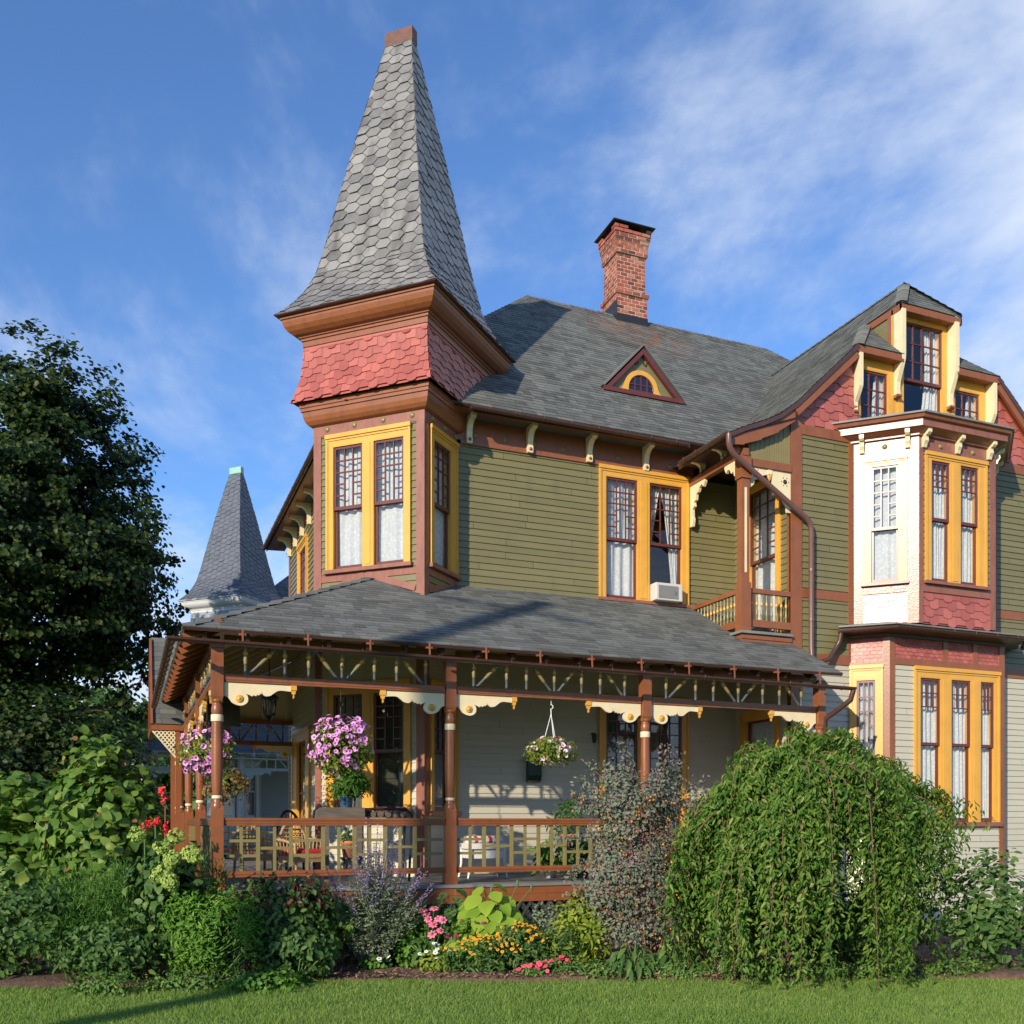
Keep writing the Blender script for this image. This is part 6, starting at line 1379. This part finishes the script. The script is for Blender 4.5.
# grey-leaved rose with orange hips
def rose():
    b = rd(1.35, 14.15, GZ); t = thing('rose_shrub', 'big grey leaved rose shrub dotted with orange hips', 'shrub', b)
    Wp, Op = [], []
    for (r_, z_, ra, rz, n) in ((1.05, .75, .88, .85, 7500), (1.15, 1.65, .66, .55, 4200), (.95, 2.25, .34, .33, 700), (1.55, 2.15, .32, .3, 420), (.55, 1.85, .32, .22, 260), (2.0, 1.95, .3, .16, 170), (1.2, .15, .75, .5, 2000)):
        c = rd(r_, 14.15, z_); P, O = cloud((0, 0, 0), (1, 1, 1), n, 46, .17, .35); Q = np.array(c)+np.array(RV)[None]*P[:, :1]*ra+np.array(DV)[None]*P[:, 1:2]*min(.6, ra)+np.array([0, 0, 1.])[None]*P[:, 2:]*rz; m_ = Q[:, 2] > GZ+.05; Wp.append(Q[m_]); Op.append(O[m_])
    sh = MB(); cen = rd(1.2, 14.1, 1.3)
    for k, (r_, z_) in enumerate(((.1, 1.95), (.25, 2.2), (.45, 2.45), (.95, 2.72), (1.5, 2.65), (1.75, 2.5), (2.15, 2.2), (2.35, 1.95), (.0, 1.3), (2.1, 1.2), (.05, .8))):
        e = rd(r_+rnd.gauss(0, .05), 14.1+rnd.gauss(0, .2), z_); m_ = cen.lerp(e, .55)+Vector((0, 0, .18)); sh.tube([cen, m_, e], [.010, .007, .003], 5)
        u = NR.uniform(.35, 1, 130)[:, None]; P = (1-u)**2*np.array(cen)+2*u*(1-u)*np.array(m_)+u**2*np.array(e)+NR.normal(size=(130, 3))*.055; Wp.append(P); Op.append(ruv(130))
    sh.build('arching_shoot', 'stemr', t)
    Wp = np.concatenate(Wp); Op = np.concatenate(Op); foliage('foliage', t, Wp, Op, .056, .03, LM['rose'], .5, .2)
    mb = MB(); stems(mb, b, [Wp[i] for i in NR.choice(len(Wp), 46)], .010, 0, .22); mb.build('stem', 'stemr', t)
    n = 420; i_ = NR.choice(len(Wp), n); P = Wp[i_]+Op[i_]*.04+np.array([-.03, -.05, .0]); P = P[P[:, 2] < 2.0]; n = len(P)
    oct_ = np.array([(1, 0, 0), (0, 1, 0), (-1, 0, 0), (0, -1, 0), (0, 0, 1.25), (0, 0, -1.25)])*.017; V = (P[:, None]+oct_[None]*NR.uniform(.7, 1.3, (n, 1, 1))).reshape(-1, 3)
    F = ((np.arange(n)*6)[:, None, None]+np.array([(0, 1, 4), (1, 2, 4), (2, 3, 4), (3, 0, 4), (1, 0, 5), (2, 1, 5), (3, 2, 5), (0, 3, 5)])[None]).reshape(-1, 3)
    o = npobj('rose_hips', V, F, FM['hip'], t); o['kind'] = 'stuff'
rose()
rosette('hosta_plant', 'dark green pointed leaves under the rose shrub', 1.05, 13.6, .5, 44, .2, .075, LM['dark'], .42); rosette('hosta_plant', 'dark green pointed leaves at the foot of the stair post', 1.6, 13.7, .5, 36, .2, .08, LM['dark'], .36)
shrub('rhododendron_bush', 'dark glossy leaves between the rose shrub and the weeping cherry', 'bush', 2.0, 15.0, 1.15, (.3, .25, .3), 160, .15, .05, LM['dark'], 12, .3, tpl=SLIM6)
for i, (r_, lab) in enumerate(((.45, 'ground cover along the lawn left of the stair'), (1.1, 'ground cover along the lawn in front of the pointed leaves'), (1.75, 'ground cover along the lawn at the stair foot'))):
    shrub('ground_cover', lab, 'plant', r_, 13.45, -.42, (.46, .22, .2), 1100, .045, .026, LM['cover'], 24, .26)
for r_, d_, lab in ((-3.75, 12.75, 'low ground cover in front of the dark bush left of the bare mulch'), (-4.6, 12.45, 'low ground cover under the fresh green clump'), (-5.4, 12.15, 'low ground cover at the left of the lawn edge'), (2.6, 13.35, 'low ground cover left under the weeping cherry'), (3.5, 13.35, 'low ground cover in the middle under the weeping cherry'), (4.4, 13.4, 'low ground cover right under the weeping cherry'), (5.4, 13.5, 'low ground cover right of the weeping cherry')):
    shrub('ground_cover', lab, 'plant', r_, d_, -.42, (.55, .24, .2), 1200, .05, .03, LM['cover'], 24, .28)
shrub('catmint_plant', 'loose green herb between the sage and the coneflowers', 'plant', -2.0, 14.1, -.12, (.42, .3, .42), 1100, .07, .03, LM['phlox'], 22, .28)
shrub('catmint_plant', 'airy green herb between the golden clumps and the golden green bush', 'plant', .0, 13.85, -.2, (.34, .25, .36), 800, .08, .025, LM['dark'], 20, .28, tpl=SLIM6)
shrub('garden_bush', 'small grey bush at the foot of the weeping cherry', 'bush', 2.35, 13.4, -.3, (.32, .2, .26), 700, .05, .025, LM['sage'], 16, .28)
shrub('garden_bush', 'dark green bush hidden behind the hanging strands of the weeping cherry', 'bush', 4.2, 14.6, .1, (1.2, .4, .8), 2600, .12, .065, LM['dark'], 30, .25)
shrub('garden_bush', 'green bush right of the weeping cherry below the bay', 'bush', 6.3, 14.2, .3, (1.1, .6, .9), 2600, .11, .06, LM['dark'], 30, .24)
bs = rd(16, -24, GZ); st0 = tree('leafy tree added across the road to cut sky light, mirrored in window panes', bs, 13, (bs.x, bs.y, 7.5), (4.6, 4.6, 5.6), 20000, .46, .38, LM['dark'], 50, .16, .32, 'street trees added out of view', .5, 1.5)  # unseen trees, added to block low sky light and reflect in the panes
for r_, d_ in ((7, -27), (25, -22), (33, -12), (-34, -2), (-38, 12), (-1, -30)):
    c_ = copy_tree(st0); c_.location = rd(r_, d_, GZ); c_.rotation_euler = (0, 0, r_*1.3)
up_ = (3.45-25*math.cos(math.radians(38.9)), .1-25*math.sin(math.radians(38.9))); pole = thing('utility_pole', 'wooden utility pole at the roadside left of the camera', 'pole', (*up_, GZ))
mb = MB(); mb.tube([(*up_, GZ), (*up_, 16.2)], [.25, .2], 12); mb.build('pole_shaft', 'oldwood', pole)
mb = MB(); mb.bar((up_[0]-.9, up_[1]+.9, 15.5), (up_[0]+.9, up_[1]-.9, 15.5), .1, .12); mb.build('crossarm', 'oldwood', pole)
# ================================================================== ground
mb = MB(); n_ = 1; S_ = 260
mb.poly([(-S_, -S_, GZ), (S_, -S_, GZ), (S_, S_, GZ), (-S_, S_, GZ)]); mb.build('lawn', mat('lawn_soil_green', (.10, .19, .04), .95, .3, 2.5, bump=.8, bscale=60), None, 'structure')
# mulch bed, uneven, its front edge curving along the lawn
gx, gy = 150, 44; V = []; 
def edge(r): return 13.22+.05*math.sin(r*1.7)+.03*math.sin(r*5.1)-(.0 if r > -3 else .22*(min(3, -3-r)))+(0 if r < 3 else .06*(r-3))
for j in range(gy+1):
    for i in range(gx+1):
        r = -10+20*i/gx; d = edge(r)+(22.5-edge(r))*(j/gy)**1.6; p = rd(r, d); z = GZ+.004+(.05*min(1, j/4))+(.03*math.sin(r*3.1+d*2)*math.sin(r*1.3-d*4.2)+rnd.uniform(0, .03))*(j > 0)
        V.append((p.x, p.y, z))
F = [(j*(gx+1)+i, j*(gx+1)+i+1, (j+1)*(gx+1)+i+1, (j+1)*(gx+1)+i) for j in range(gy) for i in range(gx)]
o = npobj('flower_bed_soil', V, F, 'soil'); o['kind'] = 'structure'
n = 9000; r_ = NR.uniform(-6, 3, n); d_ = NR.uniform(13.2, 15.0, n); d_ = np.maximum(d_, np.array([edge(x) for x in r_])+.02)
P = np.array(CAM)[None]+np.array(RV)[None]*r_[:, None]+np.array(DV)[None]*d_[:, None]; P[:, 2] = GZ+.07+NR.uniform(-.02, .03, n)
V, F = leaves(P, NR.normal(size=(n, 3))*np.array([1, 1, .3]), NR.normal(size=(n, 3))*.5+np.array([0, 0, 1]), NR.uniform(.03, .09, n), NR.uniform(.012, .03, n), SLIM6); o = npobj('bark_mulch', V, F, 'chip'); o['kind'] = 'stuff'; o['label'] = 'brown bark mulch covering the flower bed'
# mown grass
n = 230000; d_ = 8.8+(14.3-8.8)*NR.uniform(0, 1, n)**.85; r_ = NR.uniform(-1, 1, n)*(d_*.62)-.3*1; ed = np.array([edge(x) for x in np.linspace(-10, 10, 400)]); m_ = d_ < np.interp(r_, np.linspace(-10, 10, 400), ed)+.05; r_, d_ = r_[m_], d_[m_]; n = len(r_)
P = np.array(CAM)[None]+np.array(RV)[None]*r_[:, None]+np.array(DV)[None]*d_[:, None]; P[:, 2] = GZ
D = NR.normal(size=(n, 3))*np.array([.45, .45, 0])+np.array([0, 0, 1.]); S_ = nrm(np.cross(D, ruv(n))); cl_ = .5+.5*np.sin(r_*2.3+1.7*np.sin(d_*1.9))*np.sin(d_*3.1+1.3*np.sin(r_*1.3)); L_ = (NR.uniform(.025, .06, n)*(.8+.55*cl_)+.05*(NR.random(n) < .015))[:, None]; w_ = NR.uniform(.003, .006, n)[:, None]
V = np.stack([P-S_*w_, P+S_*w_, P+nrm(D)*L_], 1).reshape(-1, 3); o = npobj('grass', V, np.arange(3*n).reshape(-1, 3), LM['grass']); o['kind'] = 'stuff'; o['label'] = 'short mown green lawn grass'

# ================================================================== sky, sun, camera
SAZ = math.radians(38.9); SEL = math.radians(20)
sdir = Vector((-math.cos(SAZ)*math.cos(SEL), -math.sin(SAZ)*math.cos(SEL), math.sin(SEL)))
sc = bpy.context.scene; w = bpy.data.worlds.new('World'); sc.world = w; w.use_nodes = True; nt = w.node_tree; nt.nodes.clear(); L = nt.links.new
out = N(nt, 'ShaderNodeOutputWorld'); bg = N(nt, 'ShaderNodeBackground'); bg.inputs[1].default_value = .12; L(bg.outputs[0], out.inputs[0])
sky = N(nt, 'ShaderNodeTexSky', sky_type='NISHITA'); sky.sun_disc = False; sky.sun_elevation = SEL; sky.sun_rotation = math.atan2(sdir.x, sdir.y); sky.air_density = 1.0; sky.dust_density = .2; sky.ozone_density = 3.0; sky.altitude = 200
tc = N(nt, 'ShaderNodeTexCoord'); sx = N(nt, 'ShaderNodeSeparateXYZ'); L(tc.outputs['Generated'], sx.inputs[0])
az = N(nt, 'ShaderNodeMath', operation='ADD'); az.inputs[1].default_value = .22; L(sx.outputs[2], az.inputs[0])
dv = N(nt, 'ShaderNodeVectorMath', operation='DIVIDE'); cz = N(nt, 'ShaderNodeCombineXYZ')
for k in range(3): L(az.outputs[0], cz.inputs[k])
L(tc.outputs['Generated'], dv.inputs[0]); L(cz.outputs[0], dv.inputs[1])
mp = N(nt, 'ShaderNodeMapping'); mp.inputs['Rotation'].default_value = (0, 0, math.radians(35)); mp.inputs['Scale'].default_value = (1.25, .9, 1); mp.inputs['Location'].default_value = (3.1, 1.7, 0); L(dv.outputs[0], mp.inputs[0])
nz = N(nt, 'ShaderNodeTexNoise'); nz.inputs['Scale'].default_value = 1.7; nz.inputs['Detail'].default_value = 10; nz.inputs['Roughness'].default_value = .61; nz.inputs['Distortion'].default_value = .25; L(mp.outputs[0], nz.inputs[0])
# more cloud to the right of the picture and low down; clear above the spire
dt = N(nt, 'ShaderNodeVectorMath', operation='DOT_PRODUCT'); cd_ = (RV*.62+DV*.62+Vector((0, 0, .42))).normalized(); dt.inputs[1].default_value = cd_; L(tc.outputs['Generated'], dt.inputs[0])
r1 = N(nt, 'ShaderNodeMapRange'); r1.inputs[1].default_value = .80; r1.inputs[2].default_value = .99; r1.inputs[3].default_value = -.03; r1.inputs[4].default_value = .27; L(dt.outputs[1], r1.inputs[0])
r2 = N(nt, 'ShaderNodeMapRange'); r2.inputs[1].default_value = .55; r2.inputs[2].default_value = .12; r2.inputs[3].default_value = -.05; r2.inputs[4].default_value = .19; L(sx.outputs[2], r2.inputs[0])
a1 = N(nt, 'ShaderNodeMath', operation='ADD'); L(nz.outputs[0], a1.inputs[0]); L(r1.outputs[0], a1.inputs[1]); a2 = N(nt, 'ShaderNodeMath', operation='ADD'); L(a1.outputs[0], a2.inputs[0]); L(r2.outputs[0], a2.inputs[1])
r3 = N(nt, 'ShaderNodeMapRange', interpolation_type='SMOOTHSTEP'); r3.inputs[1].default_value = .44; r3.inputs[2].default_value = .80; r3.inputs[4].default_value = .95; L(a2.outputs[0], r3.inputs[0])
mx = N(nt, 'ShaderNodeMix', data_type='RGBA'); mx.inputs[7].default_value = (6.2, 6.9, 8.1, 1); L(r3.outputs[0], mx.inputs[0])
tn = N(nt, 'ShaderNodeMix', data_type='RGBA', blend_type='MULTIPLY'); tn.inputs[0].default_value = 1; tn.inputs[7].default_value = (1.07, 1.36, 1.74, 1); L(sky.outputs[0], tn.inputs[6]); L(tn.outputs[2], mx.inputs[6]); L(mx.outputs[2], bg.inputs[0])
ld = bpy.data.lights.new('sun', 'SUN'); ld.energy = 5.0; ld.angle = math.radians(.53); ld.color = (1, .88, .70); lo_ = bpy.data.objects.new('sun', ld); C.objects.link(lo_); lo_.rotation_euler = sdir.to_track_quat('Z', 'Y').to_euler(); lo_.location = (-20, -20, 30)
cam = bpy.data.cameras.new('camera'); co = bpy.data.objects.new('camera', cam); C.objects.link(co); co.location = CAM; co.rotation_euler = (PI/2, 0, -TH)
cam.sensor_width = 36; cam.lens = 36*1005/1024; cam.shift_x = -(556-512)/1024; cam.shift_y = (822-512)/1024; cam.clip_end = 2000; sc.camera = co
sc.view_settings.view_transform = 'Standard'; sc.view_settings.look = 'None'; sc.view_settings.exposure = 0.1; sc.view_settings.gamma = 1; sc.view_settings.use_curve_mapping = False
sc.cycles.max_bounces = 8; sc.cycles.transparent_max_bounces = 12
